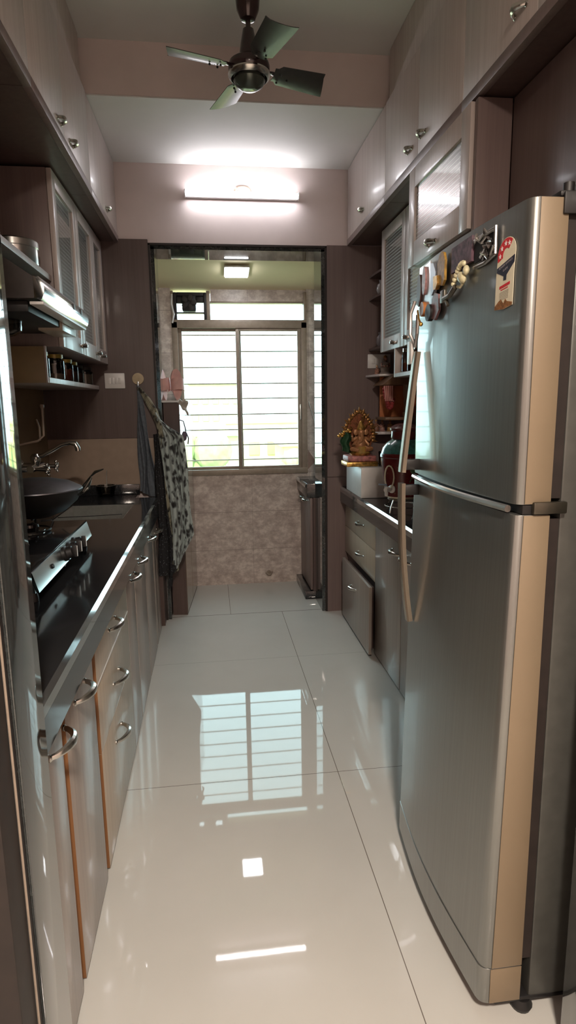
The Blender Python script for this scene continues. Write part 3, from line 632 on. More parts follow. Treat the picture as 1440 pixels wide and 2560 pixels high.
# ------------------------------------------------------------------ utility room things
tc = thing('tall_cupboard', (-0.25, 4.3, 0), 'tall narrow brown cupboard left of the window, slippers on top', 'cupboard')
pf = [(-0.297, 4.0), (-0.199, 3.99), (-0.149, 4.62), (-0.297, 4.63)]
MB().prism(pf, 'z', 0.0, 1.42).build('body', DARK, tc)
def offx(t0, t1, z0, z1, name, m, d=0.004):
    a = Vector((-0.199, 3.99, 0)); b = Vector((-0.149, 4.62, 0)); nrm = Vector((0.63, -0.05, 0)).normalized()
    p = a+(b-a)*t0; q = a+(b-a)*t1
    return MB().prism([(p.x+nrm.x*0.0006, p.y+nrm.y*0.0006), (q.x+nrm.x*0.0006, q.y+nrm.y*0.0006), (q.x+nrm.x*d, q.y+nrm.y*d), (p.x+nrm.x*d, p.y+nrm.y*d)], 'z', z0, z1).build(name, m, tc)
GLOSSW = laminate('glossy_brown_laminate', (0.13, 0.10, 0.075), (0.20, 0.155, 0.115), 0.16, coat=0.55)
offx(0.0, 0.49, 0.02, 1.415, 'door', GLOSSW); offx(0.505, 1.0, 0.02, 1.415, 'door', GLOSSW)
MB().prism([(-0.300, 3.985), (-0.197, 3.975), (-0.146, 4.63), (-0.300, 4.64)], 'z', 1.4205, 1.432).build('top_board', WHITEP, tc)
PINK = mat('pink_foam_rubber', (0.72, 0.42, 0.38), 0.55, var=0.08)
def slipper(x, y, z, ang, label):
    t = thing('slipper', (x, y, z), label, 'slipper', 'pink slippers on the tall cupboard')
    R_ = Matrix.Rotation(ang, 3, 'Z') @ Matrix.Rotation(-0.12, 3, 'X')
    def P(p): return R_ @ Vector(p) + Vector((x, y, z))
    L_, n = 0.205, 26; out = []
    for k in range(n):
        a = 2*PI*k/n; s_ = math.sin(a); ww = 0.036*(1+0.22*s_) ; out.append((ww*math.cos(a), (L_/2)*(s_)+L_/2))
    b = bmesh.new(); lo = [b.verts.new(P((u, -0.009, v))) for u, v in out]; hi = [b.verts.new(P((u, 0.009, v))) for u, v in out]
    b.faces.new(lo); b.faces.new(hi[::-1])
    for k in range(n): b.faces.new((lo[k], hi[k], hi[(k+1) % n], lo[(k+1) % n]))
    mb = MB(); mb.merge(b); mb.build('sole', PINK, t)
    def f(u, v):
        a = PI*u; return P((0.042*math.cos(a), -0.009-0.040*math.sin(a)-0.0, 0.055+0.075*v+0.012*math.sin(a)))
    MB().solid_grid(f, 18, 8, 0.005).build('strap', PINK, t)
slipper(-0.292, 4.13, 1.434, 1.1, 'left pink slipper, seen nearly edge on, standing on the tall cupboard')
slipper(-0.208, 4.12, 1.434, 0.35, 'right pink slipper, sole towards the window, standing on the tall cupboard')
m = MB(); m.solid_grid(lambda u, v: (-0.20+0.055*u+0.006*math.sin(9*v), 3.985+0.05*u, 1.436-0.10*v*(0.3+0.7*u)+0.006*math.sin(12*u)), 10, 14, 0.002)
tag(m.build('plastic_bag', mat('crumpled_plastic', (0.52, 0.46, 0.40), 0.3)), 'crumpled plastic bag end dangling from the tall cupboard top', 'bag')

uc = thing('utility_cabinet', (0.90, 4.40, 0.0), 'low brown cabinet with two bow handles right of the window', 'cabinet')
MB().box(0.70, 1.148, 4.18, 4.648, 0.06, 0.745).build('carcass', DARK, uc)
MB().box(0.64, 1.148, 4.18, 4.648, 0.0, 0.058, 0.002).build('plinth', GRANITE, uc)
MB().box(0.655, 1.148, 4.18, 4.648, 0.7465, 0.845, 0.003).build('granite_top', GRANITE, uc)
for a, b, h in ((4.18, 4.42, 4.40), (4.422, 4.648, 4.56)):
    d = panel_x('R', 0.680, 0.018, a, b, 0.07, 0.742, 'door', MAUVE, uc); bow(d, 'R', 0.680, h-0.03, 0.70, 0.08, 0.03)
MB().prism([(0.655, 0.82), (0.643, 0.82), (0.643, 0.835), (0.655, 0.846)], 'y', 4.18, 4.646).build('polished_edge', EDGE, uc)
MB2 = MB(); MB2.prism([(0.74, 0.90), (0.80, 0.96), (0.74, 1.05)], 'y', YU-0.006, YU-0.001); MB2.prism([(0.79, 1.0), (0.86, 0.92), (0.87, 1.08)], 'y', YU-0.006, YU-0.001)
tag(MB2.build('wall_decal', mat('brown_decal', (0.26, 0.17, 0.14), 0.5)), 'brown triangle shaped decor tiles on the wall strip right of the window', 'tile decor')
m = MB(); m.tube([(0.745+0.05*k/10, YU-0.01, 1.42-0.16*(k/10)+0.006*math.sin(k*3)) for k in range(11)], 0.004, 6)
tag(m.build('door_chain', STEEL), 'short coiled cord hanging on the wall right of the window', 'cord')
m = MB(); m.tube([(0.395, YU-0.01, 0.085), (0.41, YU-0.035, 0.075), (0.43, YU-0.035, 0.075), (0.445, YU-0.01, 0.09)], 0.007, 8); m.lathe([(0.016, 0), (0.014, 0.006)], (0.42, YU-0.001, 0.085), 14, (0, -1, 0))
tag(m.build('drain_spout', BRONZE), 'small brass outlet low on the tiled wall under the window', 'outlet')
ul = thing('ceiling_panel_light', (0.21, 4.32, 2.295), 'square white panel light in the cream utility room ceiling', 'ceiling light')
tilt = Matrix.Rotation(math.atan2(-0.12, 0.58), 3, 'X')
MB().box(0.125, 0.295, 4.245, 4.405, 2.281, 2.295, 0.004, rot=tilt).build('rim', WHITEP, ul)
MB().box(0.133, 0.287, 4.253, 4.397, 2.274, 2.2815, 0.002, rot=tilt, piv=(0.21, 4.325, 2.288)).build('diffuser', emis('cool_panel_glow', (0.93, 0.96, 1.0), PANEL_E), ul)

# ------------------------------------------------------------------ tube light
tl = thing('tube_light', (0.235, 3.90, 2.63), 'glowing white tube light on the wall above the doorway', 'tube light')
MB().box(-0.10, 0.57, 3.888, 3.919, 2.612, 2.648, 0.006).build('batten', WHITEP, tl)
MB().tube([(-0.098, 3.874, 2.630), (0.568, 3.874, 2.630)], 0.014, 14).build('tube', emis('tube_glow', (0.96, 0.95, 1.0), TUBE_E), tl)
for x in (-0.106, 0.570): MB().box(x-0.0, x+0.007, 3.862, 3.914, 2.612, 2.648, 0.003).build('end_cap', WHITEP, tl)
m = MB(); m.tube([(0.19+0.05*math.cos(PI+PI*k/12)+0.05, 3.915, 2.66+0.028*math.sin(PI*k/12)) for k in range(13)], 0.0025, 6)
m.tube([(0.195, 3.914, 2.665), (0.20, 3.90, 2.675), (0.215, 3.902, 2.66), (0.205, 3.914, 2.652)], 0.004, 6)
m.build('cable', SPLASH, tl)

# ------------------------------------------------------------------ ceiling fan
FX, FY, FZ = 0.185, 2.455, 2.60
fn = thing('ceiling_fan', (FX, FY, 3.03), 'dark brown four-blade ceiling fan hanging in front of the tube light', 'ceiling fan')
MB().lathe([(0.012, -0.27), (0.026, -0.265), (0.040, -0.235), (0.044, -0.20), (0.050, -0.15), (0.052, -0.08), (0.050, -0.02), (0.050, 0)], (FX, FY, 3.029), 32).build('canopy', FANM, fn)
MB().lathe([(0.034, -0.235), (0.036, -0.2325), (0.034, -0.230)], (FX, FY, 3.02), 24).build('canopy_ring', CHROME, fn)
MB().cyl((FX, FY, 2.66), (FX, FY, 2.80), 0.009, n=12).build('rod', FANM, fn)
MB().lathe([(0.010, 0.105), (0.020, 0.10), (0.030, 0.05), (0.034, 0.02), (0.034, 0)], (FX, FY, 2.632), 24).build('lower_canopy', FANM, fn)
MB().lathe([(0.0, -0.032), (0.030, -0.031), (0.050, -0.022), (0.066, -0.012), (0.0745, 0.002), (0.0765, 0.018), (0.072, 0.032), (0.055, 0.044), (0.03, 0.05), (0, 0.05)], (FX, FY, FZ-0.008), 40).build('motor', FANM, fn)
MB().lathe([(0.066, -0.020), (0.074, -0.014), (0.078, -0.006), (0.076, 0.000), (0.066, -0.006)], (FX, FY, FZ-0.010), 40, cap=False).build('trim_ring', CHROME, fn)
MB().lathe([(0, -0.058), (0.03, -0.054), (0.050, -0.042), (0.058, -0.028), (0.056, -0.018)], (FX, FY, FZ-0.008), 36).build('bottom_cap', mat('satin_cap', (0.09, 0.10, 0.085), 0.2, 0.6), fn)
for k in range(4):
    th = math.radians(17+90*k)
    R_ = Matrix.Rotation(th, 3, 'Z')
    def f(u, v, R_=R_):
        r = 0.095+0.205*u; hw = 0.040+0.012*u - (0.012 if u < 0.08 else 0); s_ = (v-0.5)*2
        skew = 0.018*(u > 0.97)*s_
        p = Vector((r+skew, s_*hw, -s_*hw*0.27 - 0.006*(1-s_*s_)))
        return (R_ @ p) + Vector((FX, FY, FZ+0.004))
    bl = MB().solid_grid(f, 16, 10, 0.0025).build('blade', BLADE, fn)
    m = MB(); 
    q = [R_ @ Vector(p)+Vector((FX, FY, FZ+0.006)) for p in ((0.068, 0, 0.0), (0.09, 0, 0.001), (0.128, 0, -0.004))]
    m.tube(q, [0.010, 0.012, 0.016], 8, flat=0.3); m.build('blade_arm', FANM, bl)
    for dx, dy in ((0.115, 0.018), (0.115, -0.018), (0.150, 0.0)):
        m = MB(); p = R_ @ Vector((dx, dy, -dy*0.27-0.0065))+Vector((FX, FY, FZ-0.001)); m.ball(p, 0.0042, n=8); m.build('screw', BLACKP, bl)

# ------------------------------------------------------------------ right base cabinets and counter
XR = 0.87
rc = base_unit('R', 3.15, 3.898, [('drawer', 3.152, 3.895, 0.600, 0.760, CREAM, 3.46, 0.690), ('drawer', 3.152, 3.895, 0.422, 0.596, CREAM, 3.455, 0.507)], 'right drawer unit with two cream drawers and a pulled-out bottom front', XR, ztop=0.762, mcar=DARK, name='drawer_unit')
d = MB().box(0.825, 0.843, 3.10, 3.78, 0.020, 0.408, 0.0015).build('pull_out_drawer', LIGHTB, rc); bow(d, 'R', 0.825, 3.45, 0.300, 0.098, 0.034)
MB().box(0.8435, 0.868, 3.16, 3.76, 0.03, 0.39).build('drawer_box', DARK, d)
base_unit('R', 2.68, 3.148, [('door', 2.682, 3.146, 0.012, 0.758, LIGHTB, 2.765, 0.685)], 'brown base cabinet right of the cream drawers, bow handle high', XR, ztop=0.762, mcar=DARK, group='base cabinets under the right counter')
base_unit('R', 2.06, 2.678, [('door', 2.062, 2.676, 0.012, 0.758, LIGHTB, 2.60, 0.685)], 'brown base cabinet mostly hidden behind the refrigerator handle', XR, ztop=0.762, mcar=DARK, group='base cabinets under the right counter')
CR = thing('countertop', (1.1, 3.0, 0.764), 'black granite countertop on the right, behind the refrigerator', 'countertop')
m = MB(); m.box(0.845, WR-0.002, 2.06, 3.899, 0.825, 0.86); m.box(0.835, 0.865, 2.06, 3.899, 0.764, 0.825); m.build('slab', GRANITE, CR)
MB().prism([(0.845, 0.8255), (0.835, 0.8255), (0.835, 0.850), (0.845, 0.86)], 'y', 2.06, 3.899).build('polished_edge', EDGE, CR)
# side panel, flap cupboard, glass cupboard
tag(MB().box(0.882, 0.998, 2.032, 2.056, 0.0, 2.354, 0.0015).build('tall_side_panel', MAUVE), 'tall brown upright panel between refrigerator and flap cupboard', 'panel')
tag(MB().box(1.0, 1.018, 1.052, 2.030, 1.80, 2.354, 0.0015).build('wall_cladding_panel', MAUVE), 'wide dark brown panel above the refrigerator under the loft', 'panel')
fl = thing('flap_cupboard', (1.1, 2.37, 1.98), 'wall cupboard with lifting reeded glass flap right of centre, above the refrigerator top', 'cupboard')
MB().box(0.892, WR-0.002, 2.059, 2.680, 1.975, 2.354).build('carcass', MAUVE, fl)
glass_door(fl, 'R', 0.87, 2.06, 2.68, 1.968, 2.353, 0.072, hy=2.39, hz=2.003, hl=0.075)
gw = thing('glass_wall_cabinet', (1.17, 3.13, 1.69), 'two-door reeded glass wall cabinet on the right, past the flap cupboard', 'cabinet')
MB().box(1.022, WR-0.002, 2.69, 3.555, 1.690, 2.354).build('carcass', MAUVE, gw)
glass_door(gw, 'R', 1.0, 3.130, 3.558, 1.688, 2.353, hy=3.27, hz=1.716)
glass_door(gw, 'R', 1.0, 2.70, 3.128, 1.688, 2.353, hy=3.05, hz=1.720)
cs = thing('corner_shelf', (1.1, 3.70, 1.72), 'dark rounded corner shelves between right glass cabinet and back wall', 'shelf')
for z in (1.725, 2.03, 2.165):
    m = MB(); pts = [(WR-0.002, 3.56)]+[(1.05-0.05*math.sin(a)*1.0+0.02, 3.56+0.30*(1-math.cos(a))*0.9) for a in [PI/2*k/6 for k in range(7)]]+[(1.02, 3.898), (WR-0.002, 3.898)]
    m.prism(pts, 'z', z, z+0.014); m.build('shelf_board', DARK, cs)
m = MB(); m.lathe([(0.022, 0), (0.03, 0.02), (0.028, 0.05), (0.015, 0.065), (0.02, 0.08)], (1.045, 3.70, 1.7395), 18); tag(m.build('ornament', mat('grey_figurine', (0.16, 0.14, 0.15), 0.5)), 'small grey vase ornament on the lowest dark corner shelf', 'ornament')
m = MB(); m.lathe([(0.02, 0), (0.028, 0.02), (0.022, 0.05), (0.01, 0.06), (0.012, 0.075)], (1.04, 3.70, 2.0445), 18); tag(m.build('ornament', mat('silver_figurine', (0.35, 0.33, 0.33), 0.35, 0.5)), 'small silvery ornament on the middle dark corner shelf', 'ornament')

ns = thing('open_shelf', (1.17, 3.0, 1.54), 'open shelf with jars under the right glass cabinet', 'shelf')
MB().box(1.0, WR-0.002, 2.70, 3.268, 1.535, 1.556, 0.002).build('shelf_board', LIGHT, ns)
MB().box(1.0, WR-0.002, 3.2685, 3.284, 1.535, 1.688, 0.002).build('side_panel', LIGHT, ns)
GR = 'glass jars on the open shelf under the right glass cabinet'
jar(1.05, 3.20, 1.557, 0.032, 0.125, 0.4, 'dark-filled glass jar on the right open shelf, farthest from camera', GR, lidm=CHROME, mfill=SPICE[1])
jar(1.05, 3.11, 1.557, 0.032, 0.125, 0.35, 'dark-filled glass jar on the right open shelf, second from the far end', GR, lidm=CHROME, mfill=SPICE[2])
jar(1.05, 3.02, 1.557, 0.032, 0.125, 0.3, 'dark-filled glass jar on the right open shelf, by the refrigerator handle', GR, lidm=CHROME, mfill=SPICE[1])
switch_plate(1.012, 1.16, 1.618, 1.706, 'white socket plate on the back wall below the right glass cabinet', 'white switch plates')

# ------------------------------------------------------------------ shrine corner on right
RED = mat('red_cloth', (0.28, 0.03, 0.03), 0.7, var=0.4, scale=50); ORN = mat('orange_board', (0.50, 0.17, 0.06), 0.6, var=0.1)
WOOD = laminate('carved_teak', (0.12, 0.06, 0.03), (0.22, 0.12, 0.06), 0.4); MARB = mat('white_marble', (0.60, 0.56, 0.55), 0.25, var=0.06)
CLAY = mat('painted_clay', (0.30, 0.15, 0.10), 0.6, var=0.6, scale=90)
sh = thing('wall_shrine', (1.15, 3.75, 1.25), 'small carved wooden wall shrine with orange back board in the corner', 'shrine')
MB().box(1.07, 1.33, 3.80, 3.815, 1.30, 1.56, 0.002).build('back_board', ORN, sh)
MB().prism([(1.03, 1.505), (1.34, 1.505), (1.34, 1.56), (1.10, 1.56)], 'y', 3.60, 3.83).build('canopy', WOOD, sh)
MB().box(1.05, 1.34, 3.60, 3.83, 1.295, 1.312, 0.002).build('shelf_board', WOOD, sh)
def col_(x, y): 
    return MB().lathe([(0.020, 0), (0.020, 0.03), (0.012, 0.035), (0.017, 0.05), (0.012, 0.065), (0.016, 0.09), (0.012, 0.11), (0.020, 0.13), (0.020, 0.193)], (x, y, 1.312), 18)
col_(1.185, 3.625).build('pillar', WOOD, sh); col_(1.315, 3.625).build('pillar', WOOD, sh)
m = MB(); rnd = random.Random(3)
for k in range(16):
    t = k/15; m.ball((1.045+0.055*t, 3.615+0.006*math.sin(k), 1.50-0.11*math.sin(PI*t*0.8)-0.02), (0.014, 0.012, 0.014), n=8)
m.build('garland', RED, sh)
m = MB()
for k in range(5): m.tube([(1.04+0.012*k, 3.60, 1.50), (1.045+0.011*k, 3.598, 1.46-0.012*k), (1.05+0.012*k, 3.60, 1.41)], 0.005, 6)
m.build('tassel', mat('pink_tassel', (0.55, 0.25, 0.22), 0.7), sh)
ol = thing('hanging_lantern', (1.245, 3.645, 1.36), 'small bright orange hanging lantern glimpsed beside the refrigerator handle', 'lantern')
MB().ball((1.245, 3.645, 1.41), (0.024, 0.024, 0.035), n=16).build('body', mat('bright_orange_paint', (0.85, 0.16, 0.03), 0.4), ol)
MB().ball((1.232, 3.626, 1.42), (0.010, 0.008, 0.012), n=10).build('yellow_knob', GOLD, ol)
MB().tube([(1.245, 3.645, 1.445), (1.245, 3.645, 1.506)], 0.002, 6).build('cord', RED, ol)
def figurine(x, y, z, h, m, label, group='small clay figurines in the shrine corner'):
    t = thing('figurine', (x, y, z), label, 'figurine', group)
    MB().lathe([(h*0.30, 0), (h*0.32, h*0.06), (h*0.24, h*0.12), (h*0.26, h*0.3), (h*0.17, h*0.5), (h*0.20, h*0.60), (h*0.08, h*0.70)], (x, y, z), 16).build('robe', m, t)
    b = MB(); b.ball((x, y-0.002, z+h*0.80), (h*0.11, h*0.12, h*0.14), n=12); b.tube([(x-h*0.2, y, z+h*0.58), (x-h*0.24, y-h*0.12, z+h*0.42), (x-h*0.05, y-h*0.24, z+h*0.42)], h*0.05, 6); b.tube([(x+h*0.2, y, z+h*0.58), (x+h*0.24, y-h*0.12, z+h*0.42), (x+h*0.05, y-h*0.24, z+h*0.42)], h*0.05, 6); b.build('body', CLAY, t)
    MB().lathe([(h*0.11, 0), (h*0.08, h*0.08), (0, h*0.14)], (x, y, z+h*0.88), 12).build('crown', GOLD, t)
tag(MB().prism([(1.00+0.0, 3.899)] + [(1.075-0.085*math.cos(a), 3.80-0.11*math.sin(a)) for a in [PI*k/12 for k in range(13)]] + [(1.16, 3.899)], 'z', 1.205, 1.221, 0.002).build('marble_shelf', MARB), 'round-edged white marble shelf under the wooden shrine', 'shelf')
figurine(1.035, 3.76, 1.2215, 0.075, mat('brown_figurine', (0.22, 0.10, 0.06), 0.5), 'brown seated figurine on marble shelf, leftmost of three')
figurine(1.08, 3.78, 1.2215, 0.068, mat('pinkish_figurine', (0.36, 0.2, 0.17), 0.5), 'pinkish seated figurine in the middle of the marble shelf')
figurine(1.125, 3.76, 1.2215, 0.070, mat('ochre_figurine', (0.34, 0.2, 0.07), 0.5), 'ochre seated figurine on marble shelf, rightmost of three')
tag(MB().prism([(1.00, 3.899), (1.04, 3.72), (1.13, 3.70), (1.14, 3.899)], 'z', 1.560+0.001, 1.575, 0.002).build('figurine_shelf', MARB), 'tiny white shelf above the wooden shrine holding a robed figurine', 'shelf')
figurine(1.095, 3.78, 1.5755, 0.115, mat('grey_brown_robe', (0.22, 0.17, 0.14), 0.6), 'robed grey figurine with dark hair on the tiny white shelf')
figurine(1.045, 3.79, 1.5755, 0.055, CLAY, 'tiny crouching figurine beside the robed grey figurine')

# ------------------------------------------------------------------ things on the right counter
tag(MB().prism([(0.842, 3.36), (1.03, 3.345), (1.04, 3.74), (0.846, 3.76)], 'z', 0.8615, 1.036, 0.002).build('white_box', WHITEP), 'plain white box at the far end of the right black counter', 'box')
gi = thing('gilded_idol', (0.87, 3.52, 1.036), 'ornate golden seated idol with crowned arch on the white box', 'idol')
OLDG = mat('aged_gilding', (0.30, 0.15, 0.05), 0.38, 0.7, var=0.6, scale=90)
GREEN = mat('dark_green_cloth', (0.02, 0.07, 0.03), 0.6); PNK = mat('pink_plinth_paint', (0.42, 0.16, 0.15), 0.5, var=0.5, scale=60)
ix, iy, iz = 0.872, 3.50, 1.0365
MB().box(ix-0.10, ix+0.085, iy-0.08, iy+0.08, iz, iz+0.028, 0.006).build('base', GOLD, gi)
MB().box(ix-0.092, ix+0.078, iy-0.072, iy+0.072, iz+0.0282, iz+0.062, 0.008).build('plinth', PNK, gi)
m = MB(); m.lathe([(0.055, 0), (0.062, 0.012), (0.05, 0.03)], (ix-0.005, iy-0.005, iz+0.0622), 24); m.build('cushion', GOLD, gi)
b = MB()
b.ball((ix-0.005, iy-0.02, iz+0.125), (0.034, 0.030, 0.036), n=18); b.ball((ix-0.005, iy-0.022, iz+0.16), (0.026, 0.022, 0.024), n=16)
b.ball((ix-0.005, iy-0.028, iz+0.195), (0.023, 0.022, 0.024), n=16)
for s in (1, -1):
    b.ball((ix-0.005+s*0.030, iy-0.024, iz+0.196), (0.014, 0.005, 0.018), n=12)
    b.tube([(ix-0.005+s*0.024, iy-0.02, iz+0.165), (ix-0.005+s*0.050, iy-0.028, iz+0.150), (ix-0.005+s*0.058, iy-0.046, iz+0.175)], [0.011, 0.009, 0.006], 8)
    b.tube([(ix-0.005+s*0.022, iy-0.02, iz+0.150), (ix-0.005+s*0.046, iy-0.032, iz+0.122), (ix-0.005+s*0.036, iy-0.056, iz+0.125)], [0.011, 0.009, 0.006], 8)
    b.tube([(ix-0.005+s*0.018, iy-0.03, iz+0.105), (ix-0.005+s*0.056, iy-0.045, iz+0.100), (ix-0.005+s*0.020, iy-0.062, iz+0.093)], [0.017, 0.014, 0.009], 8)
b.tube([(ix-0.005, iy-0.048, iz+0.192), (ix-0.006, iy-0.060, iz+0.172), (ix-0.010, iy-0.062, iz+0.150), (ix-0.020, iy-0.060, iz+0.138)], [0.011, 0.009, 0.007, 0.005], 8)
b.build('body', mat('terracotta_gold', (0.42, 0.20, 0.09), 0.4, 0.3, 0.3), gi)
MB().lathe([(0.024, 0), (0.026, 0.008), (0.018, 0.024), (0.012, 0.04), (0.004, 0.052), (0, 0.054)], (ix-0.005, iy-0.026, iz+0.211), 18).build('crown', GOLD, gi)
m = MB(); rnd = random.Random(11)
for k in range(25):
    a = PI*(-0.08+1.16*k/24); rx, rz = 0.088, 0.125; cx_, cz_ = ix-0.003+rx*math.cos(a)*(1-0.18*max(0, math.sin(a))**3), iz+0.175+rz*max(-0.3, math.sin(a))*(1+0.12*max(0, math.sin(a))**8)
    m.ball((cx_, iy+0.028, cz_), (0.013, 0.008, 0.013), n=8)
    if k % 2 == 0: m.lathe([(0.010, 0), (0.006, 0.014), (0.0, 0.03)], (cx_, iy+0.028, cz_), 8, (math.cos(a), 0, math.sin(a)))
m.build('arch_rim', OLDG, gi)
m = MB(); m.prism([(ix-0.003+0.085*math.cos(a), iz+0.185+0.115*math.sin(a)) for a in [PI*(-0.1+1.2*k/20) for k in range(21)]]+[(ix-0.06, iz+0.065), (ix+0.055, iz+0.065)], 'y', iy+0.026, iy+0.034)
m.build('arch_panel', mat('red_gold_panel', (0.22, 0.07, 0.025), 0.45, 0.4, 0.5, scale=80), gi)
m = MB()
for k in range(44):
    a = rnd.uniform(0, 2*PI); r = rnd.uniform(0.03, 0.075); m.ball((ix-0.003+r*math.cos(a), iy+0.020, iz+0.20+r*1.2*math.sin(a)), rnd.uniform(0.004, 0.009), n=6)
m.build('relief_beads', OLDG, gi)
m = MB(); m.solid_grid(lambda u, v: (ix-0.115+0.055*u+0.008*math.sin(9*v), iy+0.0+0.012*math.sin(8*u), iz+0.205-0.115*v-0.02*u), 10, 12, 0.004); m.build('scarf', GREEN, gi)
m = MB()
for k in range(9): m.ball((ix-0.13+0.008*k, iy-0.012*math.sin(k), iz+0.175+0.008*math.sin(k*2.1)+0.004*k), (0.012, 0.010, 0.008), n=8)
m.build('gold_scarf_trim', GOLD, gi)
m = MB(); m.lathe([(0.05, 0), (0.056, 0.01), (0.042, 0.045), (0.036, 0.05)], (ix-0.003, iy-0.01, iz+0.066), 22); m.build('skirt', mat('mustard_cloth', (0.35, 0.20, 0.04), 0.6, var=0.3), gi)
gt = thing('glass_tumbler', (0.965, 3.44, 1.037), 'empty glass tumbler beside the golden idol on the white box', 'tumbler')
MB().lathe([(0.028, 0), (0.030, 0.003), (0.034, 0.085), (0.032, 0.085), (0.028, 0.006), (0, 0.005)], (0.993, 3.42, 1.037), 24, cap=False).build('glass', JAR, gt)
tag(MB().lathe([(0.03, 0), (0.065, 0.004), (0.07, 0.010), (0.06, 0.008), (0, 0.006)], (1.02, 3.58, 1.0375), 28).build('small_plate', WOOD), 'small dark round plate at the back of the white box', 'plate')

wp = thing('water_pot', (0.935, 2.90, 0.862), 'dark red painted clay water pot with teal shoulder and tap', 'water pot')
px_, py_ = 0.940, 2.90
DRED = leopard('maroon_painted_clay', (0.10, 0.012, 0.012), (0.115, 0.015, 0.014), (0.13, 0.02, 0.018), 12)
DRED = dots('maroon_painted_clay', (0.105, 0.010, 0.010), (0.17, 0.05, 0.03), 38, 0.14); DRED.node_tree.nodes['Principled BSDF'].inputs['Roughness'].default_value = 0.25
TEAL = mat('teal_glaze', (0.05, 0.20, 0.19), 0.2, 0, 0.4, scale=60, coat=0.6); CREAMG = mat('cream_glaze', (0.62, 0.56, 0.42), 0.25, var=0.1)
MB().lathe([(0.070, 0.0), (0.078, 0.005), (0.080, 0.012)], (px_, py_, 0.932), 36).build('foot_ring', CREAMG, wp)
MB().lathe([(0.080, 0.0125), (0.090, 0.06), (0.102, 0.12), (0.110, 0.18), (0.111, 0.200)], (px_, py_, 0.932), 40).build('belly', DRED, wp)
MB().lathe([(0.111, 0.2005), (0.115, 0.206), (0.115, 0.218), (0.111, 0.224)], (px_, py_, 0.932), 40).build('band', DRED, wp)
MB().lathe([(0.111, 0.2245), (0.104, 0.250), (0.085, 0.275), (0.064, 0.288), (0.062, 0.290)], (px_, py_, 0.932), 40).build('shoulder', TEAL, wp)
MB().lathe([(0.060, 0.2905), (0.064, 0.30), (0.062, 0.33), (0.068, 0.335), (0.070, 0.345), (0.050, 0.360), (0.02, 0.368), (0, 0.369)], (px_, py_, 0.932), 36).build('lid', mat('maroon_lid', (0.11, 0.02, 0.02), 0.25, coat=0.5), wp)
a0 = 3.75
m = MB(); m.tube([(px_+0.112*math.cos(a0+0.25*math.sin(2*PI*k/16)), py_+0.112*math.sin(a0+0.25*math.sin(2*PI*k/16)), 1.045+0.055*math.cos(2*PI*k/16)) for k in range(16)], 0.004, 6, closed=True); m.build('painted_loop', CREAMG, wp)
m = MB(); m.ball((px_+0.095, py_-0.055, 1.07), (0.02, 0.01, 0.03), n=10); m.tube([(px_-0.01, py_-0.108, 1.10), (px_+0.015, py_-0.106, 1.06), (px_+0.0, py_-0.102, 1.02)], 0.003, 6); m.ball((px_+0.02, py_-0.103, 1.08), (0.022, 0.008, 0.018), n=10); m.build('painted_leaf', mat('leaf_green_paint', (0.05, 0.10, 0.04), 0.4), wp)
tp = MB(); d_v = Vector((-0.80, -0.60, 0)); tx, ty = px_-0.088*0.8, py_-0.088*0.6
tp.cyl((tx, ty, 0.985), (tx-0.045, ty-0.034, 0.985), 0.011, n=14); tp.cyl((tx-0.038, ty-0.029, 1.0), (tx-0.038, ty-0.029, 0.955), 0.010, 0.008, n=14); tp.lathe([(0.02, 0), (0.02, 0.006), (0.012, 0.012)], (tx-0.002, ty-0.0015, 0.985), 16, (-0.8, -0.6, 0))
tb = tp.build('tap', WHITEP, wp)
MB().tube([(tx-0.038, ty-0.029, 1.003), (tx-0.038, ty-0.029, 1.010), (tx-0.075, ty-0.020, 1.012)], 0.004, 8).build('tap_lever', mat('tap_lever_blue', (0.16, 0.20, 0.26), 0.4), tb)
m = MB(); m.tube([(px_+0.072*math.cos(2*PI*k/24), py_+0.072*math.sin(2*PI*k/24), 0.9275) for k in range(24)], 0.0035, 6, closed=True)
for k in range(4):
    a = k*PI/2+0.6; c, s = math.cos(a), math.sin(a); m.tube([(px_+0.072*c, py_+0.072*s, 0.9275), (px_+0.092*c, py_+0.092*s, 0.89), (px_+0.098*c, py_+0.098*s, 0.8645)], 0.004, 6)
m.tube([(px_+0.088*math.cos(2*PI*k/24), py_+0.088*math.sin(2*PI*k/24), 0.893) for k in range(24)], 0.003, 6, closed=True)
m.build('wire_stand', STEEL, wp)
m = MB(); m.lathe([(0.03, 0), (0.04, 0.006), (0.036, 0.09), (0.02, 0.12), (0.02, 0.16), (0.0, 0.165)], (1.12, 2.55, 0.8615), 24)
tag(m.build('bottle', mat('pinkish_bottle', (0.45, 0.22, 0.2), 0.3)), 'pinkish bottle on the right counter, glimpsed through the refrigerator handle gap', 'bottle')

# ------------------------------------------------------------------ refrigerator
fg = thing('refrigerator', (0.8, 1.41, 0), 'tall silver two-door refrigerator with magnets at the right', 'refrigerator')
Y0, Y1 = 1.105, 1.718
def door_plan(y0, y1, xf, xb, bul=0.020, r=0.022):
    P = [(xb, y0)]
    for k in range(7):
        a = PI/2*k/6; P.append((xf+r-r*math.sin(a), y0+r-r*math.cos(a)))
    n = 16
    for k in range(1, n):
        t = k/n; P.append((xf-bul*math.sin(PI*t)*1.0, y0+r+(y1-y0-2*r)*t))
    for k in range(7):
        a = PI/2*k/6; P.append((xf+r-r*math.cos(a), y1-r+r*math.sin(a)))
    P.append((xb, y1)); return P
XF = 0.560; XB = 0.658
def lean(z): return 0.026*min(1.0, max(0.0, z/1.19))
def leaned(mb):
    for v in mb.bm.verts:
        if v.co.x < XB: v.co.x += lean(v.co.z)*(XB-v.co.x)/(XB-XF)
    return mb
MB().box(0.684, 1.26, Y0+0.006, Y1-0.006, 0.03, 1.760, 0.006).build('body', FRBODY, fg)
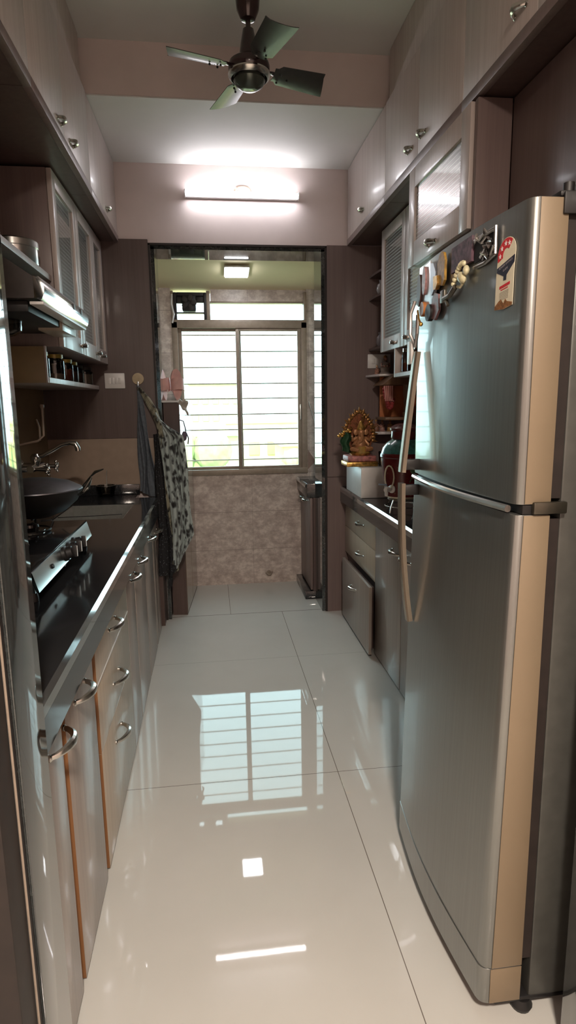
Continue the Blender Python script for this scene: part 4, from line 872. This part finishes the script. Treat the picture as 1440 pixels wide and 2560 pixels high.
def fdoor(z0, z1, name):
    d = leaned(MB().prism(door_plan(Y0, Y1, XF, XB), 'z', z0, z1, 0.0015)).build(name, FRIDGE, fg, ang=30)
    leaned(MB().box(0.585, XB+0.0005, Y0-0.0022, Y0-0.0004, z0+0.001, z1-0.001, 0.0006)).build('edge_panel', FRSIDE, d)
    MB().box(XB+0.001, 0.683, Y0+0.006, Y1-0.006, z0+0.01, z1-0.01).build('gasket', RUBBER, d)
    return d
up = fdoor(1.199, 1.762, 'freezer_door'); lo = fdoor(0.135, 1.178, 'lower_door')
MB().prism(door_plan(Y0, Y1, XF+0.001, XB), 'z', 0.042, 0.1335, 0.0015).build('kick_panel', FRIDGE, fg, ang=30)
MB().box(0.585, XB+0.0005, Y0-0.0022, Y0-0.0004, 0.043, 0.1325, 0.0006).build('edge_panel', FRSIDE, fg)
pl = [(y, x+0.022) for x, y in door_plan(Y0, Y1, XF, XB)[7:-7]]
m = MB(); m.tube([(x, y, 1.1885) for y, x in [(yy, xx) for yy, xx in pl]]+[], 0.0075, 8); m.build('middle_trim', CHROME, fg)
MB().box(0.602, 0.683, Y0+0.001, Y1-0.002, 1.1795, 1.1975).build('gap_filler', BLACKP, fg)
MB().box(0.62, 0.69, Y0-0.010, Y0+0.004, 1.180, 1.204, 0.003).build('middle_hinge', mat('hinge_metal', (0.10, 0.09, 0.07), 0.3, 0.8), fg)
m = MB(); m.box(0.642, 0.76, Y0+0.0, Y0+0.07, 1.7635, 1.774, 0.003); m.box(0.646, 0.76, Y0-0.008, Y0-0.0022, 1.732, 1.770, 0.002); m.cyl((0.668, Y0+0.02, 1.7745), (0.668, Y0+0.02, 1.792), 0.010, n=14); m.build('top_hinge', BLACKP, fg)
m = MB(); m.box(0.60, 0.80, Y0+0.004, Y0+0.06, 0.030, 0.041, 0.003); m.lathe([(0.022, 0), (0.026, 0.01), (0.02, 0.029)], (0.675, Y0+0.02, 0.0005), 16); m.build('lower_hinge', BLACKP, fg)
for y in (Y0+0.08, Y1-0.08):
    for x in (0.72, 1.2): MB().lathe([(0.022, 0), (0.022, 0.01), (0.014, 0.0295)], (x, y, 0.0005), 14).build('foot', BLACKP, fg)
# handles bow away from the doors and meet at the middle trim
HY = 1.655
def fhandle(parent, zs, xs, name='handle'):
    m = MB(); n = len(zs)
    # flat strip with a real section
    P = [Vector((x, HY, z)) for x, z in zip(xs, zs)]
    b = m.bm; rings = []
    for k, p in enumerate(P):
        t = (P[min(k+1, n-1)]-P[max(k-1, 0)]).normalized(); nn = Vector((t.z, 0, -t.x))
        if nn.x > 0: nn = -nn
        hw, hh = 0.014, 0.0075
        q = [p+nn*hh+Vector((0, -hw*0.7, 0)), p+nn*hh*0.4+Vector((0, -hw, 0)), p-nn*hh+Vector((0, -hw, 0)), p-nn*hh+Vector((0, hw, 0)), p+nn*hh*0.4+Vector((0, hw, 0)), p+nn*hh+Vector((0, hw*0.7, 0))]
        rings.append([b.verts.new(v) for v in q])
    for A, B in zip(rings, rings[1:]):
        for k in range(6): b.faces.new((A[k], B[k], B[(k+1) % 6], A[(k+1) % 6]))
    b.faces.new(rings[0]); b.faces.new(rings[-1][::-1])
    return m.build(name, mat('champagne_handle', (0.46, 0.40, 0.32), 0.25, 0.9, 0.04), parent, ang=40)
n = 20
fhandle(up, [1.206+0.33*k/n for k in range(n+1)], [0.532+0.036*(k/n)**1.1 for k in range(n+1)])
fhandle(lo, [0.765+0.41*k/n for k in range(n+1)], [0.532+0.030*(1-k/n)**2.2 for k in range(n+1)])
MB().box(0.540, XF+0.03, HY-0.010, HY+0.010, 1.140, 1.170, 0.004).build('handle_mount', BLACKP, lo)
MB().box(0.540, XF+0.03, HY-0.010, HY+0.010, 1.212, 1.242, 0.004).build('handle_mount', BLACKP, up)

# helper: position on the curved door face
def fx(y):
    r = 0.022; t = (y-(Y0+r))/(Y1-Y0-2*r); t = min(max(t, 0), 1); return XF+0.026-0.020*math.sin(PI*t)
def updoor(mb):
    for v in mb.bm.verts: v.co = Vector((v.co.x+0.026, v.co.y*1.045, 1.4+(v.co.z-1.4)*1.045))
    return mb
def onplate(P2, th=0.0012, lift=0.0004, n=1):
    """outline in (y,z) on the door; thickness th towards the aisle"""
    m = MB(); b = bmesh.new(); P2 = [(y*1.045, 1.4+(z-1.4)*1.045) for y, z in P2]
    lo_ = [b.verts.new((fx(y)-lift, y, z)) for y, z in P2]; hi = [b.verts.new((fx(y)-lift-th, y, z)) for y, z in P2]
    b.faces.new(lo_); b.faces.new(hi[::-1]); k_ = len(P2)
    for k in range(k_): b.faces.new((lo_[k], hi[k], hi[(k+1) % k_], lo_[(k+1) % k_]))
    m.merge(b); return m
# energy rating label (slightly tilted strip)
lab = thing('energy_label', (XF, 1.12, 1.572), 'curled star rating sticker with red arch on the upper fridge door', 'sticker')
LC = mat('cream_label_paper', (0.62, 0.58, 0.44), 0.45, var=0.06); LR = mat('label_red', (0.50, 0.03, 0.04), 0.4, var=0.03); LN = mat('label_navy', (0.02, 0.022, 0.04), 0.4); LB = mat('label_rust', (0.20, 0.09, 0.03), 0.6, var=0.5, scale=150); LWt = mat('label_white', (0.75, 0.68, 0.68), 0.5, var=0.02)
def LP(u, v):  # u 0..1 across (far to near), v 0..1 up
    yc = 1.130 - 0.0052*v*1.0; return (yc + 0.0285*(0.5-u)*2, 1.572+0.125*v)
pts = [LP(0, 0.0), LP(0.5, -0.015), LP(1, 0.02), LP(1.0, 0.2), LP(0.97, 0.5), LP(1, 0.78)] + [LP(0.5+0.5*math.cos(a), 0.78+0.22*math.sin(a)) for a in [PI*k/12 for k in range(1, 12)]] + [LP(0, 0.78), LP(-0.03, 0.5)]
onplate(pts, 0.0010).build('paper', LC, lab)
def arcs(a0_, a1_, r0, r1, m_, name, lift):
    n_ = 14; P = [LP(0.5+r1*math.cos(a0_+(a1_-a0_)*k/n_), 0.76+r1*0.46*math.sin(a0_+(a1_-a0_)*k/n_)) for k in range(n_+1)]
    P += [LP(0.5+r0*math.cos(a1_-(a1_-a0_)*k/n_), 0.76+r0*0.46*math.sin(a1_-(a1_-a0_)*k/n_)) for k in range(n_+1)]
    onplate(P, 0.0003, lift).build(name, m_, lab)
arcs(0.9, PI+0.35, 0.20, 0.50, LR, 'red_arch', 0.0016)
def star(u, v, r):
    P = []
    for k in range(10):
        a = PI/2+k*PI/5; q = r if k % 2 == 0 else r*0.45; c_ = LP(u, v); P.append((c_[0]-q*math.cos(a), c_[1]+q*math.sin(a)))
    return onplate(P, 0.0003, 0.0021).build('star', LWt, lab)
for a in (1.15, 1.75, 2.45, 3.15): star(0.5+0.35*math.cos(a), 0.76+0.35*0.46*math.sin(a), 0.0052)
onplate([LP(0.0, 0.60), LP(0.98, 0.72), LP(0.98, 0.62), LP(0.55, 0.46), LP(0.42, 0.46), LP(0.0, 0.54)], 0.0003, 0.0016).build('navy_band', LN, lab)
onplate([LP(0.42, 0.485), LP(0.58, 0.485), LP(0.58, 0.40), LP(0.42, 0.40)], 0.0003, 0.0017).build('oval_mark', LN, lab)
onplate([LP(0.22, 0.325), LP(0.80, 0.365), LP(0.80, 0.325), LP(0.22, 0.285)], 0.0003, 0.0016).build('red_bar', LR, lab)
onplate([LP(0.30, 0.275), LP(0.70, 0.30), LP(0.70, 0.285), LP(0.30, 0.26)], 0.0003, 0.0016).build('red_bar', LR, lab)
GT = mat('label_print_grey', (0.33, 0.31, 0.25), 0.6, var=0.05)
for k in range(6): onplate([LP(0.25, 0.235-0.022*k), LP(0.75, 0.26-0.022*k), LP(0.75, 0.252-0.022*k), LP(0.25, 0.227-0.022*k)], 0.0002, 0.0016).build('print_line', GT, lab)
onplate([LP(0.0, 0.0), LP(0.5, -0.012), LP(1, 0.022), LP(1.0, 0.06), LP(0.7, 0.09), LP(0.6, 0.13), LP(0.5, 0.07), LP(0.35, 0.14), LP(0.2, 0.11), LP(0.0, 0.05)], 0.0003, 0.0016).build('rust_stain', LB, lab)
def text_on(s, y, z, size, m_, parent, slope=0.0, name='lettering'):
    cu = bpy.data.curves.new('t', 'FONT'); cu.body = s; cu.size = size; cu.extrude = 0.0001; cu.align_x = 'CENTER'; cu.align_y = 'CENTER'
    ob = bpy.data.objects.new('t', cu); col.objects.link(ob); dg = bpy.context.evaluated_depsgraph_get(); dg.update()
    me = bpy.data.meshes.new_from_object(ob.evaluated_get(dg)); bpy.data.objects.remove(ob)
    org = Vector(parent['_o'])
    for v in me.vertices:
        yy = y*1.045-v.co.x; zz = 1.4+(z-1.4)*1.045+v.co.y+v.co.x*slope; v.co = Vector((fx(yy)-0.0022, yy, zz))-org
    o_ = bpy.data.objects.new(name, me); col.objects.link(o_); me.materials.clear(); me.materials.append(m_); o_.parent = parent; o_['_o'] = tuple(org); return o_
c_ = LP(0.5, 0.625); text_on('POWER SAVINGS', c_[0], c_[1], 0.0058, LWt, lab, 0.27)
c_ = LP(0.5, 0.555); text_on('GUIDE', c_[0], c_[1], 0.0055, LWt, lab, 0.27)
# fridge magnets
def magnet(P2, m_, label, th=0.006):
    t = onplate(P2, th, 0.0005).build('fridge_magnet', m_); return tag(t, label, 'magnet', 'magnets on the upper refrigerator door')
def ell(cy_, cz_, ry, rz, n=20, tilt_=0.0):
    return [(cy_+ry*math.cos(a)*math.cos(tilt_)-rz*math.sin(a)*math.sin(tilt_), cz_+ry*math.cos(a)*math.sin(tilt_)+rz*math.sin(a)*math.cos(tilt_)) for a in [2*PI*k/n for k in range(n)]]
PURP = mat('purple_sunset_print', (0.085, 0.045, 0.06), 0.4, var=0.8, scale=90)
magnet([(1.346, 1.728), (1.248, 1.732), (1.248, 1.682), (1.346, 1.676)], PURP, 'rectangular purple and brown picture magnet near the fridge top')
pm = thing('fridge_magnet', (XF, 1.2, 1.67), 'openwork pewter magnet of twisted silver bars near the rating sticker', 'magnet', 'magnets on the upper refrigerator door')
m = MB(); rnd = random.Random(5)
for k in range(15):
    y, z = rnd.uniform(1.175, 1.238), rnd.uniform(1.675, 1.72); m.tube([((fx((y)*1.045)-0.026)-0.005, y, z), ((fx((y)*1.045)-0.026)-0.008, y+rnd.uniform(-0.03, 0.03), z+rnd.uniform(-0.014, 0.014)), ((fx((y)*1.045)-0.026)-0.005, y+rnd.uniform(-0.02, 0.02), z+rnd.uniform(-0.012, 0.012))], 0.0028, 6)
m.tube([((fx((1.16)*1.045)-0.026)-0.005, 1.160, 1.726), ((fx((1.16)*1.045)-0.026)-0.005, 1.158, 1.675)], 0.004, 8); m.tube([(0.547, 1.158, 1.677), (0.545, 1.2, 1.668), (0.543, 1.245, 1.668)], 0.004, 8); m.tube([(0.547, 1.16, 1.724), (0.543, 1.235, 1.722)], 0.003, 8)
updoor(m).build('silver_bars', mat('pewter', (0.50, 0.48, 0.46), 0.3, 0.9, 0.3), pm); onplate([(1.24, 1.715), (1.17, 1.72), (1.165, 1.68), (1.24, 1.675)], 0.003).build('backing', BLACKP, pm)
magnet([(1.436, 1.716), (1.425, 1.732), (1.410, 1.738), (1.395, 1.733), (1.386, 1.716), (1.386, 1.672), (1.40, 1.662), (1.425, 1.668), (1.434, 1.668)], mat('ochre_magnet', (0.30, 0.17, 0.03), 0.4, var=0.5, scale=90), 'pointed ochre yellow magnet left of the purple picture magnet')
sm = thing('fridge_magnet', (XF, 1.3, 1.63), 'cream skeleton-like magnet with curved neck below the purple picture magnet', 'magnet', 'magnets on the upper refrigerator door')
CB = mat('cream_bone', (0.60, 0.56, 0.36), 0.4, var=0.25, scale=90)
m = MB()
for k in range(9):
    t = k/8; y = 1.330-0.052*t; z = 1.652+0.034*math.sin(PI*t*0.62); m.ball(((fx((y)*1.045)-0.026)-0.006, y, z), 0.0062, n=8)
updoor(m).build('beads', CB, sm)
m = MB(); m.ball(((fx((1.283)*1.045)-0.026)-0.008, 1.286, 1.657), (0.008, 0.020, 0.011), Matrix.Rotation(0.5, 3, 'X'), n=12); m.ball(((fx((1.265)*1.045)-0.026)-0.008, 1.266, 1.668), (0.007, 0.009, 0.010), n=10); m.tube([(0.538, 1.318, 1.645), (0.535, 1.295, 1.640), (0.536, 1.285, 1.646)], 0.0035, 6); updoor(m).build('head', CB, sm)
m = MB(); m.box(0.530, 0.538, 1.375, 1.40, 1.622, 1.650, 0.002); m.tube([(0.534, 1.385, 1.63), (0.534, 1.35, 1.632), (0.534, 1.32, 1.645)], 0.006, 8); m.tube([(0.534, 1.37, 1.625), (0.534, 1.36, 1.612)], 0.004, 6); updoor(m).build('frame', mat('dark_bronze', (0.10, 0.09, 0.07), 0.4, 0.5, 0.5), sm)
magnet([(1.60, 1.735), (1.50, 1.738), (1.49, 1.70), (1.455, 1.70), (1.452, 1.66), (1.49, 1.62), (1.60, 1.64)], mat('pearl_silver', (0.55, 0.56, 0.58), 0.25, 0.5, 0.2, scale=60), 'large pearly silver magnet at the upper left corner of the fridge', 0.004)
magnet(ell(1.592, 1.685, 0.022, 0.040), mat('dark_brown_magnet', (0.055, 0.025, 0.02), 0.5), 'dark brown oval magnet at the fridge corner, over the silver magnet', 0.010)
magnet(ell(1.545, 1.700, 0.017, 0.034), mat('pink_print_magnet', (0.34, 0.19, 0.19), 0.4, var=0.4, scale=100), 'pale pink patterned oval magnet beside the dark brown oval one', 0.009)
magnet([(1.488, 1.730), (1.462, 1.724), (1.442, 1.700), (1.448, 1.665), (1.47, 1.652), (1.485, 1.690)], mat('blue_steel_magnet', (0.30, 0.33, 0.38), 0.3, 0.6), 'bluish steel pointed magnet left of the ochre one', 0.008)
magnet([(1.455, 1.692), (1.428, 1.690), (1.422, 1.672), (1.436, 1.660), (1.452, 1.662)], GOLD, 'small brass hook magnet under the ochre magnet', 0.010)
magnet([(1.452, 1.655), (1.425, 1.648), (1.418, 1.612), (1.445, 1.592), (1.475, 1.600), (1.475, 1.645)], mat('pink_black_magnet', (0.18, 0.09, 0.09), 0.4, var=0.7, scale=60), 'pink round-bottomed magnet, lower right of the corner cluster', 0.006)
magnet(ell(1.488, 1.615, 0.024, 0.020), BLACKP, 'black round magnet between the pink and orange magnets', 0.012)
magnet(ell(1.548, 1.632, 0.022, 0.018), mat('orange_magnet', (0.42, 0.16, 0.05), 0.4, var=0.3), 'orange brown round magnet low in the corner cluster', 0.012)
m = MB(); m.tube([(0.528, 1.545, 1.628), (0.524, 1.525, 1.605), (0.522, 1.505, 1.592)], 0.0028, 8); m.ball((0.522, 1.503, 1.590), 0.0055, n=10)
tag(updoor(m).build('fridge_magnet', GOLD), 'thin brass pin magnet pointing down below the orange one', 'magnet', 'magnets on the upper refrigerator door')
m = MB(); m.tube([(0.540, 1.60, 1.66), (0.532, 1.61, 1.63), (0.530, 1.605, 1.575), (0.538, 1.585, 1.545), (0.534, 1.562, 1.575), (0.534, 1.560, 1.62)], 0.0052, 8)
tag(updoor(m).build('bottle_opener', mat('dull_silver_loop', (0.45, 0.43, 0.42), 0.4, 0.6)), 'long grey metal loop hanging by the top of the fridge handle', 'opener')
tag(updoor(MB().box(0.530, 0.5375, 1.595, 1.630, 1.50, 1.56, 0.002)).build('handle_tag', WHITEP), 'white plastic tag at the top end of the fridge handle', 'tag')

# ------------------------------------------------------------------ hall lamp (seen only in reflections)
hl_ = thing('hall_ceiling_lamp', (0.1, -0.75, 2.72), 'round warm ceiling lamp in the hall behind the camera', 'ceiling light')
MB().lathe([(0.17, 0), (0.175, 0.01), (0.175, 0.125)], (0.1, -0.75, 2.722), 32).build('housing', WHITEP, hl_)

# ------------------------------------------------------------------ outside
FAC = [mat('sunlit_cream_plaster', (0.62, 0.50, 0.17), 0.8, var=0.1, scale=1), mat('sunlit_pale_plaster', (0.58, 0.52, 0.26), 0.8, var=0.1, scale=1), mat('grey_plaster', (0.30, 0.28, 0.15), 0.8, var=0.1, scale=1)]
WIN = mat('dark_window_opening', (0.22, 0.21, 0.13), 0.4)
def building(x, y, w_, d_, z0, z1, m_, label, cols, rows):
    t = thing('apartment_building', (x, y, z0), label, 'building', 'hazy apartment blocks outside the window')
    MB().box(x-w_/2, x+w_/2, y, y+d_, z0, z1).build('walls', m_, t)
    MB().box(x-w_/2-0.3, x+w_/2+0.3, y-0.3, y+d_+0.3, z1+0.01, z1+0.5).build('roof_slab', FAC[1], t)
    for i in range(cols):
        for j in range(rows):
            wx = x-w_/2+(i+0.5)*w_/cols; wz = z1-1.2-(j+0.5)*3.0
            MB().box(wx-w_/cols*0.28, wx+w_/cols*0.28, y-0.12, y-0.01, wz-0.7, wz+0.7).build('window', WIN, t)
building(5.6, 66, 8, 8, -20, -0.6, FAC[1], 'pale apartment block in the middle of the window view, grid of windows', 4, 4)
building(-0.5, 48, 6, 8, -20, -1.0, FAC[2], 'grey apartment block low in the left window pane', 4, 3)
building(9.8, 55, 6.5, 8, -20, -2.4, FAC[0], 'low cream block at the foot of the right window pane', 5, 3)
building(1.0, 110, 9, 8, -20, 5.0, FAC[2], 'tall hazy block rising behind the others in the left pane', 5, 6)
def tree(x, y, z, r, label):
    t = thing('tree', (x, y, z-8), label, 'tree', 'trees outside the window')
    m = MB(); rn = random.Random(int(x*10)+3)
    for k in range(14): m.ball((x+rn.uniform(-r, r)*0.8, y+rn.uniform(-r, r)*0.6, z+rn.uniform(-r, r)*0.5), rn.uniform(0.35, 0.6)*r, n=8)
    m.build('crown', mat('sunlit_leaves', (0.22, 0.27, 0.10), 0.9, var=0.3, scale=2), t)
    MB().cyl((x, y, z-8), (x, y, z), 0.25, 0.15, 8).build('trunk', WOOD, t)
tree(-1.8, 40, -2.3, 2.4, 'leafy tree at the lower left corner of the window view')
tree(5.4, 42, -3.4, 1.8, 'small tree below the middle of the right window pane')
m = MB()
def hill(u, v): return (-50+110*u, 150+40*v, -20+ (26*math.exp(-((u-0.40)/0.10)**2) + 9*math.exp(-((u-0.62)/0.2)**2)+6+1.5*math.sin(40*u))*math.sin(PI*v*0.5+0.0))
m.grid(hill, 80, 8); tag(m.build('hill', mat('hazy_green_hill', (0.28, 0.36, 0.26), 0.95, var=0.2, scale=0.2)), 'hazy green hill on the horizon behind the buildings', 'hill')
struct(MB().box(-60, 70, 8, 200, -21, -20).build('ground', mat('distant_ground', (0.36, 0.36, 0.24), 0.95, var=0.3, scale=0.3)))

for o in bpy.data.objects:
    if '_o' in o: del o['_o']
